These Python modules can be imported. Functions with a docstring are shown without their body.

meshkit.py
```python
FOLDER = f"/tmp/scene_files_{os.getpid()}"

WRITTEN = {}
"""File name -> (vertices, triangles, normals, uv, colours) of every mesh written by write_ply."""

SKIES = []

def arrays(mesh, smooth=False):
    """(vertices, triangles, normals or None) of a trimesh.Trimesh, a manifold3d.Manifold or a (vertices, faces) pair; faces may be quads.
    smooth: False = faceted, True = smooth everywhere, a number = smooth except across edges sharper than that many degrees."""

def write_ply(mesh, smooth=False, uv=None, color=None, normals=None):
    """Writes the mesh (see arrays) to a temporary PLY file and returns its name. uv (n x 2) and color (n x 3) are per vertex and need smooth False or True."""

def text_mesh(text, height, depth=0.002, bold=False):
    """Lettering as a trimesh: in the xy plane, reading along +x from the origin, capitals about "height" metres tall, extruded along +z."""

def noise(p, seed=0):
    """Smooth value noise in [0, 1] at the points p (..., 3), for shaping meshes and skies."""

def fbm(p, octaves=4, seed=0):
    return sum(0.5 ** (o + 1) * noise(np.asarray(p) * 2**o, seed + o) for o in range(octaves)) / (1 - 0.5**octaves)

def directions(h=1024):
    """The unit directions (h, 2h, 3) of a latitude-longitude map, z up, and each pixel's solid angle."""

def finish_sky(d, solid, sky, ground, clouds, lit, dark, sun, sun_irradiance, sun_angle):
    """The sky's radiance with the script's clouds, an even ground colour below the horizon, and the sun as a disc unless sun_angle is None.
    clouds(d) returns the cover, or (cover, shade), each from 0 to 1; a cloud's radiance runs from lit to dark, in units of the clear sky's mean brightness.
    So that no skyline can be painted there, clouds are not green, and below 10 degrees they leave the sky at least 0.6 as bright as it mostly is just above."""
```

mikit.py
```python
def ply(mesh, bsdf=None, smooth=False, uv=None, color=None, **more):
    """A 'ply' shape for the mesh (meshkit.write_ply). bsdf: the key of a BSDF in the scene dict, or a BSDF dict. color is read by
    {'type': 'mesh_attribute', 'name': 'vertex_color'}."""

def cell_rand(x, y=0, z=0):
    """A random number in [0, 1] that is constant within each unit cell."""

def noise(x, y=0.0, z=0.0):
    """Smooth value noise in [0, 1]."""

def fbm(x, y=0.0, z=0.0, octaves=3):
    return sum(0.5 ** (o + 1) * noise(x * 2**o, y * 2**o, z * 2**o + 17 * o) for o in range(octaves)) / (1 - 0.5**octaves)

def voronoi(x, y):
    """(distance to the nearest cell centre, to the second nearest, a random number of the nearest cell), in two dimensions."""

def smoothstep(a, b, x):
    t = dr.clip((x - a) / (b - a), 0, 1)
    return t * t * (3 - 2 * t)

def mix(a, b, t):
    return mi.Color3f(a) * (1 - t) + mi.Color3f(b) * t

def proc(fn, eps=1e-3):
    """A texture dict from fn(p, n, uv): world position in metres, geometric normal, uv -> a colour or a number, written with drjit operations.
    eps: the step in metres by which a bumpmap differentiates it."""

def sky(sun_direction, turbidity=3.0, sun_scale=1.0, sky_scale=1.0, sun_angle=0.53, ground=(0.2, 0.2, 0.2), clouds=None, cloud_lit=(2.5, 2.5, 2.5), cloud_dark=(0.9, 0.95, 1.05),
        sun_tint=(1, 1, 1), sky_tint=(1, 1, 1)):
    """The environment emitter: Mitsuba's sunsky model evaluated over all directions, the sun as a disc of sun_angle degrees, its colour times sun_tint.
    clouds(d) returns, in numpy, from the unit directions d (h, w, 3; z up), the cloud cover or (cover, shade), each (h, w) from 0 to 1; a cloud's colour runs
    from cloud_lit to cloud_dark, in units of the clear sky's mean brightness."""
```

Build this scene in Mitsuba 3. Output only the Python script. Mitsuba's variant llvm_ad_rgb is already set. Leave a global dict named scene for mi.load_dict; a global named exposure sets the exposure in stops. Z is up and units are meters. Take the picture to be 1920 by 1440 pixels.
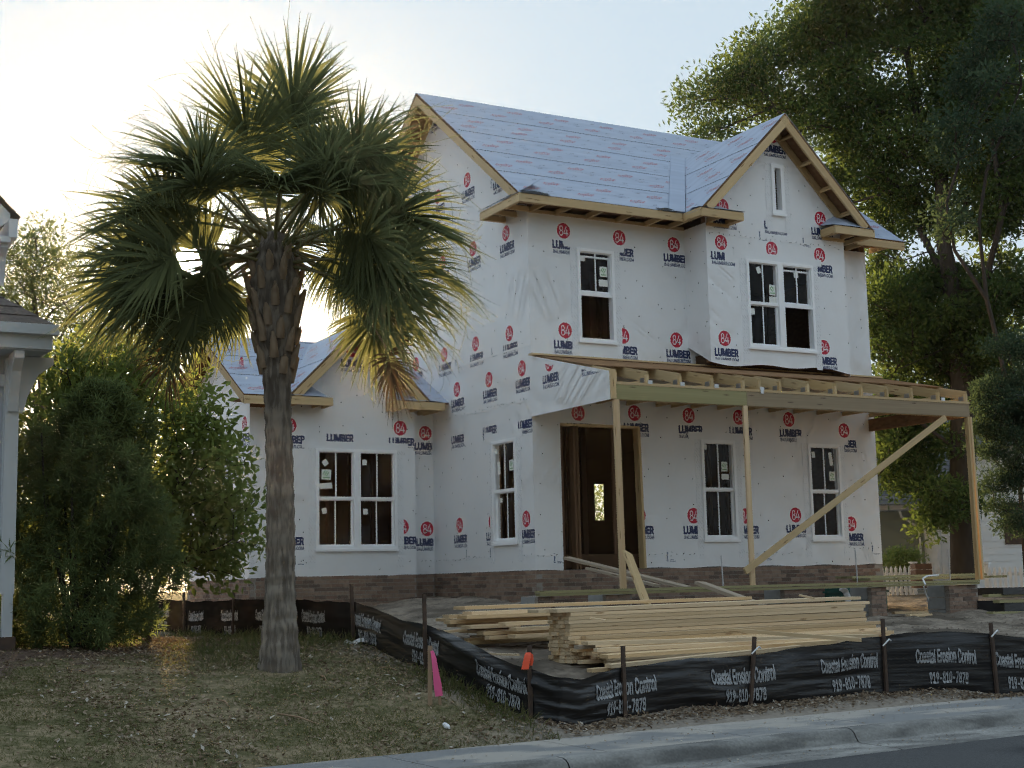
import math, numpy as np, trimesh, mitsuba as mi, drjit as dr, mikit, meshkit
from shapely.geometry import Polygon, box as sbox, Point, LineString
from shapely.ops import unary_union
from shapely import affinity
from scipy.interpolate import RBFInterpolator
from mikit import noise, fbm, voronoi, cell_rand, smoothstep, mix, proc

scene, labels = {}, {}
T = mi.ScalarTransform4f
# ---------------------------------------------------------------- camera, sky, exposure
# origin = the camera's lens, metres, z up, X along the house front, Y into the lot
def _axes(pitch, roll, yaw):
    fw = np.array([math.sin(yaw) * math.cos(pitch), math.cos(yaw) * math.cos(pitch), math.sin(pitch)])
    r = np.array([math.cos(yaw), -math.sin(yaw), 0.0])
    u = np.cross(r, fw)
    return r * math.cos(roll) + u * math.sin(roll), -r * math.sin(roll) + u * math.cos(roll), fw
RIGHT, UP, FWD = _axes(.139336, -.022106, .504949)
FOC = 2661.3
scene['air'] = {'type': 'homogeneous', 'albedo': .95, 'sigma_t': .00032, 'phase': {'type': 'hg', 'g': .93}}   # thin evening haze, lit by the low sun
scene['camera'] = {'medium': {'type': 'ref', 'id': 'air'}, 'type': 'perspective', 'fov': math.degrees(2 * math.atan(960 / FOC)), 'fov_axis': 'x', 'near_clip': .05, 'far_clip': 2000.0,
                   'to_world': T().look_at(origin=[0, 0, 0], target=FWD.tolist(), up=UP.tolist())}
SUN = np.array([.268, .937, .223])
scene['sky'] = mikit.sky(SUN.tolist(), turbidity=2.6, sun_angle=1.1, sun_scale=1.0, sky_scale=1.0, 
                         clouds=lambda d: .94, cloud_lit=(.90, 1.10, 1.27))   # a thin even veil of high haze
exposure = 3.55

# ---------------------------------------------------------------- helpers
_count = {}
def num(key):
    n = _count.get(key, 0); _count[key] = n + 1
    return key if n == 0 else f'{key}_{n:03d}'
def thing(name, label, cat, group=None):
    k = num(name); labels[k] = {'label': label, 'category': cat}
    if group: labels[k]['group'] = group
    return k
def put(key, mesh, mat, label=None, kind=None, **kw):
    scene[key] = mikit.ply(mesh, mat, **kw)
    if label or kind:
        labels.setdefault(key, {})
        if label: labels[key]['label'] = label
        if kind: labels[key]['kind'] = kind
    return key
def part(parent, name, mesh, mat, label=None, kind=None, **kw):
    return put(num(parent + '__' + name), mesh, mat, label, kind, **kw)
def solo(name, mesh, mat, label, cat, group=None, **kw):
    k = thing(name, label, cat, group); scene[k] = mikit.ply(mesh, mat, **kw); return k
def struct(name, mesh, mat, **kw):
    k = num(name); scene[k] = mikit.ply(mesh, mat, **kw); labels[k] = {'kind': 'structure'}; return k
def stuff(name, mesh, mat, label, cat, **kw):
    k = num(name); scene[k] = mikit.ply(mesh, mat, **kw); labels[k] = {'label': label, 'category': cat, 'kind': 'stuff'}; return k
A = lambda *a: np.array(a, float)
def unit(v): v = np.asarray(v, float); return v / (np.linalg.norm(v, axis=-1, keepdims=True) + 1e-12)

class MB:
    """collects triangles with uv; uv.y = 10*id + across, uv.x = along: lets the wood and leaf textures vary by piece"""
    def __init__(s): s.v, s.f, s.t, s.n = [], [], [], 0
    def add(s, v, f, uv=None):
        v = np.asarray(v, float).reshape(-1, 3); f = np.asarray(f, int)
        if f.shape[1] == 4: f = np.vstack([f[:, [0, 1, 2]], f[:, [0, 2, 3]]])
        s.v.append(v); s.f.append(f + s.n); s.n += len(v)
        s.t.append(np.zeros((len(v), 2)) if uv is None else np.asarray(uv, float).reshape(-1, 2)); return s
    def board(s, p0, p1, w, h, up=(0, 0, 1), idv=0):
        """a bar from p0 to p1, w across, h along up (centred on the line)"""
        p0, p1 = np.asarray(p0, float), np.asarray(p1, float)
        d = p1 - p0; L = np.linalg.norm(d); d = d / L
        up = np.asarray(up, float); up = unit(up - d * (up @ d)); sd = np.cross(d, up)
        q = lambda a, b, c: p0 + d * a * L + sd * b * w / 2 + up * c * h / 2
        V, F, UV = [], [], []
        def face(cs, uvs):
            b = len(V); V.extend(cs); UV.extend(uvs); F.append([b, b + 1, b + 2, b + 3])
        o = idv * 10 + 3; x0 = (idv * 3.37) % 50
        for c in (1, -1):
            a = [q(0, -c, c), q(1, -c, c), q(1, c, c), q(0, c, c)]
            a = [q(0, 1, c), q(0, -1, c), q(1, -1, c), q(1, 1, c)] if c > 0 else [q(0, -1, c), q(0, 1, c), q(1, 1, c), q(1, -1, c)]
            face(a, [(x0, o), (x0, o + w), (x0 + L, o + w), (x0 + L, o)])
        for b in (1, -1):
            a = [q(0, b, -1), q(0, b, 1), q(1, b, 1), q(1, b, -1)] if b > 0 else [q(0, b, 1), q(0, b, -1), q(1, b, -1), q(1, b, 1)]
            face(a, [(x0, o + 1), (x0, o + 1 + h), (x0 + L, o + 1 + h), (x0 + L, o + 1)])
        for k in (0, 1):
            a = [q(k, -1, -1), q(k, -1, 1), q(k, 1, 1), q(k, 1, -1)] if k == 0 else [q(k, 1, -1), q(k, 1, 1), q(k, -1, 1), q(k, -1, -1)]
            face(a, [(x0, o + 2)] * 4)
        return s.add(V, F, UV)
    def box(s, lo, hi, idv=0):
        lo, hi = np.asarray(lo, float), np.asarray(hi, float); m = (lo + hi) / 2
        e = hi - lo; k = int(np.argmax(e)); p0, p1 = m.copy(), m.copy(); p0[k], p1[k] = lo[k], hi[k]
        up = A(0, 0, 1) if k != 2 else A(0, 1, 0)
        w = e[{0: 1, 1: 0, 2: 0}[k]]; h = e[2] if k != 2 else e[1]
        return s.board(p0, p1, w, h, up, idv)
    def tube(s, pts, r, sides=8, idv=0):
        p = np.asarray(pts, float); n = len(p); r = np.broadcast_to(r, (n,))
        t = unit(np.gradient(p, axis=0)); a = np.where(np.abs(t[:, 2:]) < .9, A(0, 0, 1), A(1, 0, 0)); a = unit(np.cross(t, a)); b = np.cross(t, a)
        th = np.arange(sides) * 2 * np.pi / sides
        v = p[:, None] + r[:, None, None] * (np.cos(th)[None, :, None] * a[:, None] + np.sin(th)[None, :, None] * b[:, None])
        i, j = np.meshgrid(np.arange(n - 1), np.arange(sides), indexing='ij')
        f = np.stack([i * sides + j, i * sides + (j + 1) % sides, (i + 1) * sides + (j + 1) % sides, (i + 1) * sides + j], -1).reshape(-1, 4)
        f3 = np.vstack([f[:, [0, 1, 2]], f[:, [0, 2, 3]], [[0, k + 1, k] for k in range(1, sides - 1)],
                        [[(n - 1) * sides, (n - 1) * sides + k, (n - 1) * sides + k + 1] for k in range(1, sides - 1)]])
        uv = np.stack([np.repeat(np.arange(n), sides) * .1, np.full(n * sides, idv * 10.)], -1)
        return s.add(v.reshape(-1, 3), f3, uv)
    @property
    def m(s): return np.vstack(s.v), np.vstack(s.f)
    @property
    def uv(s): return np.vstack(s.t)
def mbput(fn, key, name, mb, mat, **kw):
    return fn(key, name, mb.m, mat, uv=mb.uv, **kw)
def wood(parent, name, mb, mat='spruce', **kw): return part(parent, name, mb.m, mat, uv=mb.uv, **kw)

class Frame:
    """a wall plane: origin, u to the right seen from outside, z up (or v), n outward"""
    def __init__(s, o, u, v, n): s.o, s.u, s.v, s.n = A(*o), unit(A(*u)), unit(A(*v)), unit(A(*n))
    def at(s, u, v, d=0.): return s.o + np.multiply.outer(u, s.u) + np.multiply.outer(v, s.v) + np.multiply.outer(d, s.n)
def tri2d(poly):
    polys = getattr(poly, 'geoms', [poly]); V, F, n = [], [], 0
    for g in polys:
        if g.geom_type != 'Polygon' or g.area < 1e-7: continue
        v, f = trimesh.creation.triangulate_polygon(g, engine='earcut')
        V.append(v); F.append(np.asarray(f) + n); n += len(v)
    return (np.vstack(V), np.vstack(F)) if V else (np.zeros((0, 2)), np.zeros((0, 3), int))
def flat(fr, poly, d):
    v, f = tri2d(poly)
    p = fr.at(v[:, 0], v[:, 1], np.full(len(v), d)) if len(v) else np.zeros((0, 3))
    if len(f):
        c = np.cross(p[f[0, 1]] - p[f[0, 0]], p[f[0, 2]] - p[f[0, 0]])
        if c @ fr.n < 0: f = f[:, ::-1]
    return p, f
def slab(fr, poly, d0, d1):
    """poly in the frame's plane, from depth d0 (outer) in to d1"""
    V, F, n = [], [], 0
    for g in getattr(poly, 'geoms', [poly]):
        m = trimesh.creation.extrude_polygon(g, abs(d0 - d1), engine='earcut')
        v = np.asarray(m.vertices); p = fr.at(v[:, 0], v[:, 1], min(d0, d1) + v[:, 2]); f = np.asarray(m.faces)
        if np.cross(fr.u, fr.v) @ fr.n < 0: f = f[:, ::-1]
        V.append(p); F.append(f + n); n += len(p)
    return np.vstack(V), np.vstack(F)
def leaves(C, D, N, L, W, ids, bend=.15):
    """n leaf-shaped pairs of triangles: base C, axis D, normal N"""
    D = unit(D); S = unit(np.cross(D, N)); N = np.cross(S, D); n = len(C); L = np.broadcast_to(L, (n,))[:, None]; W = np.broadcast_to(W, (n,))[:, None]
    v = np.stack([C, C + D * L * .45 + S * W / 2 - N * L * bend * .3, C + D * L - N * L * bend, C + D * L * .45 - S * W / 2 - N * L * bend * .3], 1).reshape(-1, 3)
    i = np.arange(n)[:, None] * 4
    f = np.vstack([i + [0, 1, 2], i + [0, 2, 3]])
    return v, f, np.repeat(np.stack([ids, ids * 0], -1), 4, axis=0)
rs = np.random.RandomState(7)
def rdir(n, r=rs): return unit(r.normal(size=(n, 3)))

# ---------------------------------------------------------------- materials
def mat(name, **k): scene[name] = {'type': 'twosided', 'bsdf': {'type': 'principled', **k}}
def rgb(*c): return {'type': 'rgb', 'value': list(c)}
def bump(name, tex, scale, **k):
    scene[name] = {'type': 'twosided', 'bsdf': {'type': 'bumpmap', 'arbitrary': tex, 'scale': float(scale), 'bsdf': {'type': 'principled', **k}}}
def wood_fn(light, dark, knot, grey=0.0):
    def fn(p, n, uv):
        i = dr.floor(uv.y / 10); r = cell_rand(i, 3, 1); r2 = cell_rand(i, 7, 2)
        v = uv.y - i * 10
        g = fbm(uv.x * 1.3, v * 70, r * 40, 3); g2 = noise(uv.x * .6, v * 14, r * 9)
        c = mix(light, dark, dr.clip(g * .8 + (r - .5) * 1.0 + (g2 - .5) * .6, 0, 1))
        kx, ky = uv.x * 1.5, v * 9
        f, s, w = voronoi(kx, ky + r * 11)
        c = mix(c, knot, smoothstep(.13, .05, f) * (w > .55) * .8)
        end = (v > 4.95) & (v < 5.05)
        return dr.select(end, c * (.72 + .25 * r2), c * (.78 + .32 * r2))
    return proc(fn)
mat('spruce', base_color=wood_fn((.60, .45, .25), (.47, .32, .15), (.22, .11, .045)), roughness=.6, specular=.3)
mat('new_spruce', base_color=wood_fn((.78, .60, .385), (.58, .40, .21), (.28, .15, .065)), roughness=.55, specular=.35)
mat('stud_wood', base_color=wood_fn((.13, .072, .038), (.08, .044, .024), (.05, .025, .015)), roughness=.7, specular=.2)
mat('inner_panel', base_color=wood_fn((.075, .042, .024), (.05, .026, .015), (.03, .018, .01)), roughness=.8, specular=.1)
mat('treated', base_color=wood_fn((.36, .33, .17), (.25, .22, .10), (.12, .09, .04)), roughness=.6, specular=.3)
mat('weathered', base_color=wood_fn((.40, .33, .25), (.28, .22, .16), (.15, .1, .07)), roughness=.7, specular=.25)
mat('old_timber', base_color=wood_fn((.30, .235, .155), (.20, .15, .095), (.10, .07, .045)), roughness=.7, specular=.25)
mat('sheathing', base_color=proc(lambda p, n, uv: mix((.26, .15, .075), (.13, .065, .03), fbm(p.x * 14 + p.z * 3, p.y * 14, p.z * 22, 2))), roughness=.75, specular=.2)
def wrinkle(p, n, uv):
    a, z = p.x + p.y, p.z                        # fine tension creases, their direction changing from patch to patch
    f1, f2, w = voronoi(a * .8 + .3 * noise(a * 2, z * 2), z * .7); m = smoothstep(.02, .30, f2 - f1) * smoothstep(.25, .75, w + .25 * noise(a, z))
    an = (w * 7.7 - dr.floor(w * 7.7)) * 2.2 - 1.1; c, s = dr.cos(an), dr.sin(an)
    u, v = a * c + z * s, z * c - a * s
    cr = dr.abs(noise(u * 13, v * 1.1, w * 50) - .5) * 2
    return (1 - cr) * m * .030 + noise(a * 7 + .5 * noise(z * .8, a), z * .22) * .010 + fbm(a * 2.5, z * 2.5, 1.7, 3) * .012
bump('house_wrap', proc(wrinkle, eps=6e-3), 1.0,
     base_color=proc(lambda p, n, uv: mix((.80, .805, .815), (.74, .75, .765), fbm((p.x + p.y) * .9, p.z * .5, 0, 3)) * (.97 + .03 * noise((p.x + p.y) * 45, p.z * 45))), roughness=.38, specular=.45)
def tape_fn(p, n, uv):
    t = (p.x + p.y) * 18 + p.z * 15
    s = smoothstep(.36, .46, dr.abs(t - dr.floor(t) - .5)) * smoothstep(.38, .3, noise((p.x + p.y) * 3, p.z * 60) - .15)
    t2 = dr.floor(t / 1)
    return mix((.74, .755, .77), mix((.5, .42, .44), (.42, .46, .54), cell_rand(dr.floor(t2 / 4))), s * .95)
mat('flashing_tape', base_color=proc(tape_fn), roughness=.4, specular=.4)
mat('print_ink', base_color={'type': 'mesh_attribute', 'name': 'vertex_color'}, roughness=.5, specular=.3)
mat('underlayment', base_color=proc(lambda p, n, uv: mix((.38, .43, .53), (.31, .36, .46), fbm(p.x * 1.7, p.y * 5 + p.z * 5, 0, 4)) * (.93 + .1 * noise(p.x * .7, (p.y + p.z) * 9))), roughness=.5, specular=.35)
mat('black_edge', base_color=rgb(.012, .012, .013), roughness=.5)
def brick_fn(p, n, uv):
    r = cell_rand(uv.y, 1, 1); r2 = cell_rand(uv.y, 5, 2)
    c = mix((.20, .128, .095), (.30, .215, .165), r); c = mix(c, (.115, .085, .07), (r2 > .78) * .8)
    return c * (.75 + .5 * fbm(p.x * 22 + p.y * 22, p.z * 22, 0, 3))
bump('brick', proc(lambda p, n, uv: fbm((p.x + p.y) * 60, p.z * 60, 0, 2) * .004, eps=3e-3), 1.0, base_color=proc(brick_fn), roughness=.85, specular=.2)
mat('mortar', base_color=proc(lambda p, n, uv: mix((.33, .30, .265), (.22, .20, .175), fbm(p.x * 9 + p.y * 9, p.z * 30, 0, 2))), roughness=.9)
mat('concrete_block', base_color=proc(lambda p, n, uv: mix((.24, .24, .235), (.33, .33, .32), fbm(p.x * 20 + p.y * 13, p.z * 20, 0, 3))), roughness=.9)
mat('vinyl', base_color=rgb(.84, .85, .86), roughness=.35, specular=.5)
scene['glass'] = {'type': 'thindielectric', 'int_ior': 1.15}
mat('sticker', base_color={'type': 'mesh_attribute', 'name': 'vertex_color'}, roughness=.5)
mat('galvanised', base_color=rgb(.55, .57, .6), roughness=.35, metallic=.9)
mat('dark_steel', base_color=proc(lambda p, n, uv: mix((.05, .035, .028), (.10, .06, .04), noise(p.x * 20, p.y * 20, p.z * 20))), roughness=.7, metallic=.2)
def fence_bump(p, n, uv): return fbm((p.x + p.y) * 2.2, p.z * 26, 0, 3) * .012
bump('silt_fabric', proc(fence_bump, eps=5e-3), 1.0, base_color=proc(lambda p, n, uv: mix((.006, .006, .007), (.013, .012, .013), noise(p.x * 5 + p.y * 5, p.z * 18))), roughness=.36, specular=.5)
mat('silt_fabric_matte', base_color=proc(lambda p, n, uv: mix((.014, .012, .011), (.030, .025, .022), noise(p.x * 5 + p.y * 5, p.z * 18))), roughness=1.0, specular=.0)
mat('fence_ink', base_color=proc(lambda p, n, uv: mix((.33, .34, .35), (.09, .09, .095), smoothstep(.56, .82, fbm((p.x + p.y) * 9, p.z * 40, 2., 3)))), roughness=.5)
mat('pink_ribbon', base_color=rgb(.85, .14, .32), roughness=.5, specular=.3)
mat('orange_ribbon', base_color=rgb(.8, .09, .03), roughness=.5)
mat('stake_wood', base_color=rgb(.30, .20, .125), roughness=.8)
mat('white_plastic', base_color=rgb(.7, .71, .72), roughness=.35)
mat('teal_tarp', base_color=rgb(.02, .10, .085), roughness=.5)
# ground
def site_mask(p):
    """1 on the bare building lot, 0 on the lawn"""
    x = 6.5 + (noise(p.x * 1.6, p.y * 1.6) - .5) * .6
    return smoothstep(-.25, .25, p.x - x + .25) * smoothstep(10.6, 11.2, p.y + (noise(p.x * 2, p.y * 2) - .5) * .5)
def ground_fn(p, n, uv):
    f = fbm(p.x * 3, p.y * 3, 0, 4); f2 = fbm(p.x * 17, p.y * 17, 0, 3)
    lawn = mix((.105, .098, .048), (.24, .19, .12), smoothstep(.32, .68, f * .6 + f2 * .4))
    mulch = mix((.075, .05, .038), (.15, .11, .085), f2)
    lawn = mix(lawn, mulch, smoothstep(14.9, 15.7, p.y + (f - .5) * 2.4 - (p.x - 3.4) * .55) * smoothstep(7.5, 6, p.x))
    dirt = mix((.15, .125, .10), (.27, .228, .185), smoothstep(.3, .7, f * .55 + f2 * .45)); dirt = mix(dirt, (.10, .083, .066), smoothstep(.5, .72, fbm(p.x * 1.1, p.y * 1.1, 4, 3)))
    c = mix(lawn, dirt, site_mask(p))
    far = smoothstep(30, 60, p.x * .5 + p.y)
    c = mix(c, (.06, .065, .035), far)
    sand = smoothstep(.9, .2, p.y - (10.75 + .08 * (p.x - 5))) * smoothstep(4.5, 7, p.x)
    return mix(c, mix((.30, .265, .225), (.2, .17, .14), f2), sand * .8)
bump('ground_soil', proc(lambda p, n, uv: fbm(p.x * 14, p.y * 14, 0, 4) * .05, eps=8e-3), 1.0, base_color=proc(ground_fn), roughness=.95, specular=.15)
def conc_fn(p, n, uv):
    f = fbm(p.x * 1.5, p.y * 2.5, 0, 4); f2 = fbm(p.x * 30, p.y * 30, p.z * 30, 3)
    c = mix((.15, .152, .155), (.22, .22, .217), f * .6 + f2 * .4)
    sand = smoothstep(.48, .66, fbm(p.x * 1.1 + 4, p.y * 3, 2, 4) + smoothstep(.5, 1.3, p.y - (9.73 + .079 * (p.x - 5.68))) * .22 - .06)
    return mix(c, (.33, .305, .27), sand * .85)
bump('concrete', proc(lambda p, n, uv: fbm(p.x * 40, p.y * 40, p.z * 40, 2) * .004, eps=4e-3), 1.0, base_color=proc(conc_fn), roughness=.85, specular=.25)
bump('kerb_concrete', proc(lambda p, n, uv: fbm(p.x * 40, p.y * 40, p.z * 40, 2) * .005, eps=4e-3), 1.0,
     base_color=proc(lambda p, n, uv: mix((.115, .113, .108), (.27, .265, .25), smoothstep(.25, .75, fbm(p.x * 2.2, p.y * 6, p.z * 9, 4))) * (.8 + .4 * noise(p.x * 60, p.y * 60, p.z * 60))), roughness=.85, specular=.25)
bump('asphalt', proc(lambda p, n, uv: noise(p.x * 90, p.y * 90) * .006, eps=3e-3), 1.0, base_color=proc(lambda p, n, uv: mix((.030, .031, .034), (.066, .067, .069), smoothstep(.3, .7, fbm(p.x * .9, p.y * 1.6, 0, 4))) * (.7 + .6 * noise(p.x * 110, p.y * 110))), roughness=.8, specular=.3)
# vegetation: uv.x = a random number per leaf
def leaf_mat(name, a, b, trans=.9, rough=.45, odd=None):
    def fn(p, n, uv):
        c = mix(a, b, uv.x)
        return mix(c, odd, uv.x > .93) if odd else c
    scene[name] = {'type': 'principledthin', 'base_color': proc(fn), 'roughness': rough, 'diff_trans': trans, 'spec_trans': 0.0, 'eta': 1.4}
leaf_mat('oak_leaf', (.05, .088, .030), (.115, .165, .045), 1.2)
leaf_mat('far_leaf', (.09, .125, .045), (.18, .205, .065), 1.2)
leaf_mat('dark_leaf', (.042, .074, .046), (.082, .125, .066), .9)
leaf_mat('bush_leaf', (.145, .195, .06), (.25, .30, .08), 1.3, .35)
leaf_mat('needle_leaf', (.12, .165, .07), (.20, .245, .09), 1.2, .4)
leaf_mat('palm_leaf', (.105, .125, .06), (.18, .20, .09), 1.0, .35)
leaf_mat('dead_palm_leaf', (.085, .052, .03), (.16, .105, .06), .25, .6)
leaf_mat('fallen_leaf', (.13, .085, .055), (.38, .30, .215), .2, .7, (.5, .45, .38))
leaf_mat('grass_blade', (.085, .11, .035), (.22, .20, .09), .8, .5)
bump('palm_bark', proc(lambda p, n, uv: fbm(p.x * 34, p.y * 34, p.z * 5, 3) * .05 + dr.abs(noise(1., 2., p.z * 13 + noise(p.x * 6, p.y * 6)) - .5) * .02, eps=6e-3), 1.0,
     base_color=proc(lambda p, n, uv: mix((.235, .205, .17), (.12, .10, .082), smoothstep(.35, .65, fbm(p.x * 30, p.y * 30, p.z * 4, 3))) * (.8 + .4 * noise(2., 3., p.z * 11))), roughness=.9, specular=.15)
bump('tree_bark', proc(lambda p, n, uv: fbm(p.x * 13, p.y * 13, p.z * 4, 3) * .06, eps=1e-2), 1.0, base_color=proc(lambda p, n, uv: mix((.032, .027, .023), (.075, .064, .055), fbm(p.x * 9, p.y * 9, p.z * 3, 3))), roughness=.9, specular=.15)
mat('petiole', base_color=proc(lambda p, n, uv: mix((.10, .11, .04), (.20, .17, .08), noise(p.x * 9, p.y * 9, p.z * 3))), roughness=.5)
mat('palm_boot', base_color=proc(lambda p, n, uv: mix((.36, .28, .20), (.21, .155, .11), fbm(p.x * 20, p.y * 20, p.z * 12, 2))), roughness=.85, specular=.15)
mat('siding_white', base_color=proc(lambda p, n, uv: mix((.74, .75, .76), (.68, .69, .70), fbm(p.x * 2, p.z * 9, p.y * 2, 2))), roughness=.5)
mat('siding_shaded', base_color=rgb(.20, .225, .19), roughness=.6)  # white boards in shade, with the shade put into the base colour
mat('siding_grey', base_color=rgb(.40, .43, .46), roughness=.55)
mat('trim_grey', base_color=rgb(.52, .55, .57), roughness=.45)
mat('shingle', base_color=proc(lambda p, n, uv: mix((.085, .066, .055), (.14, .115, .10), cell_rand(uv.y, 1, 2)) * (.75 + .5 * noise(p.x * 40, p.y * 40, p.z * 40))), roughness=.9)
mat('shingle_grey', base_color=proc(lambda p, n, uv: mix((.075, .08, .09), (.115, .12, .13), cell_rand(uv.y, 1, 2)) * (.8 + .4 * noise(p.x * 30, p.y * 30, p.z * 30))), roughness=.9)
mat('picket_paint', base_color=rgb(.70, .71, .71), roughness=.5)
mat('planter_wood', base_color=rgb(.13, .075, .05), roughness=.7)

scene['clear'] = {'type': 'null'}
scene['haze'] = {'type': 'cube', 'to_world': T().translate([10, 10, 9.5]).scale([900, 900, 12.5]), 'bsdf': {'type': 'ref', 'id': 'clear'}, 'interior': {'type': 'ref', 'id': 'air'}}
labels['haze'] = {'label': 'thin warm evening haze filling the whole street', 'category': 'haze', 'kind': 'stuff'}
# ---------------------------------------------------------------- ground, road, pavement
def kerb_y(x): return 9.73 + .079 * (np.asarray(x, float) - 5.68)
def walk_y(x): return kerb_y(x) + 1.15
_anchor = A((5.04, 14.19, -.83), (6.45, 15.54, -.65), (6.45, 17.7, -.68), (6.45, 20.1, -.72), (6.45, 25, -.74), (6.0, 22.5, -.73), (6.5, 13.68, -.90), (6.52, 12.58, -1.07), (6.55, 11.65, -1.22), (6.7, 11.2, -1.30), (5.07, 20.37, -.68), (3.78, 17.16, -.61), (3.9, 15.4, -.72), (2.7, 15.9, -.59), (1.74, 10.7, -1.22), (3.2, 10.7, -1.29), (5.07, 10.95, -1.33), (5.0, 12.4, -1.09),
            (7.59, 11.68, -1.32), (9.19, 11.83, -1.30), (11.15, 11.91, -1.28), (12.41, 11.5, -1.27), (14, 11.4, -1.26), (7.0, 11.5, -1.33), (11.4, 20.3, -.30), (11.4, 22.6, -.20), (10.5, 23.2, -.27), (8.0, 13.0, -.92), (7.6, 15.2, -.72), (9.3, 14.6, -.76), (12.5, 13.2, -.92),
            (8.6, 22.9, -.58), (7.4, 23.5, -.66), (9.6, 22.6, -.45), (9.3, 18.2, -.60), (9.1, 16.4, -.66), (14.6, 14.6, -.78), (18.6, 17.5, -.67), (15, 19, -.68), (18.9, 20.3, -.62), (23, 18, -.6), (28, 25, -.45), (5, 24, -.55), (1, 20, -.5), (-4, 14, -.8), (-4, 24, -.4), (9, 32, -.5), (22, 34, -.4), (20, 12.5, -1.05), (26, 14, -.9), (11, 26, -.3), (15, 24, -.5))
_rbf = RBFInterpolator(_anchor[:, :2], _anchor[:, 2], kernel='linear', smoothing=.02)
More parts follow.
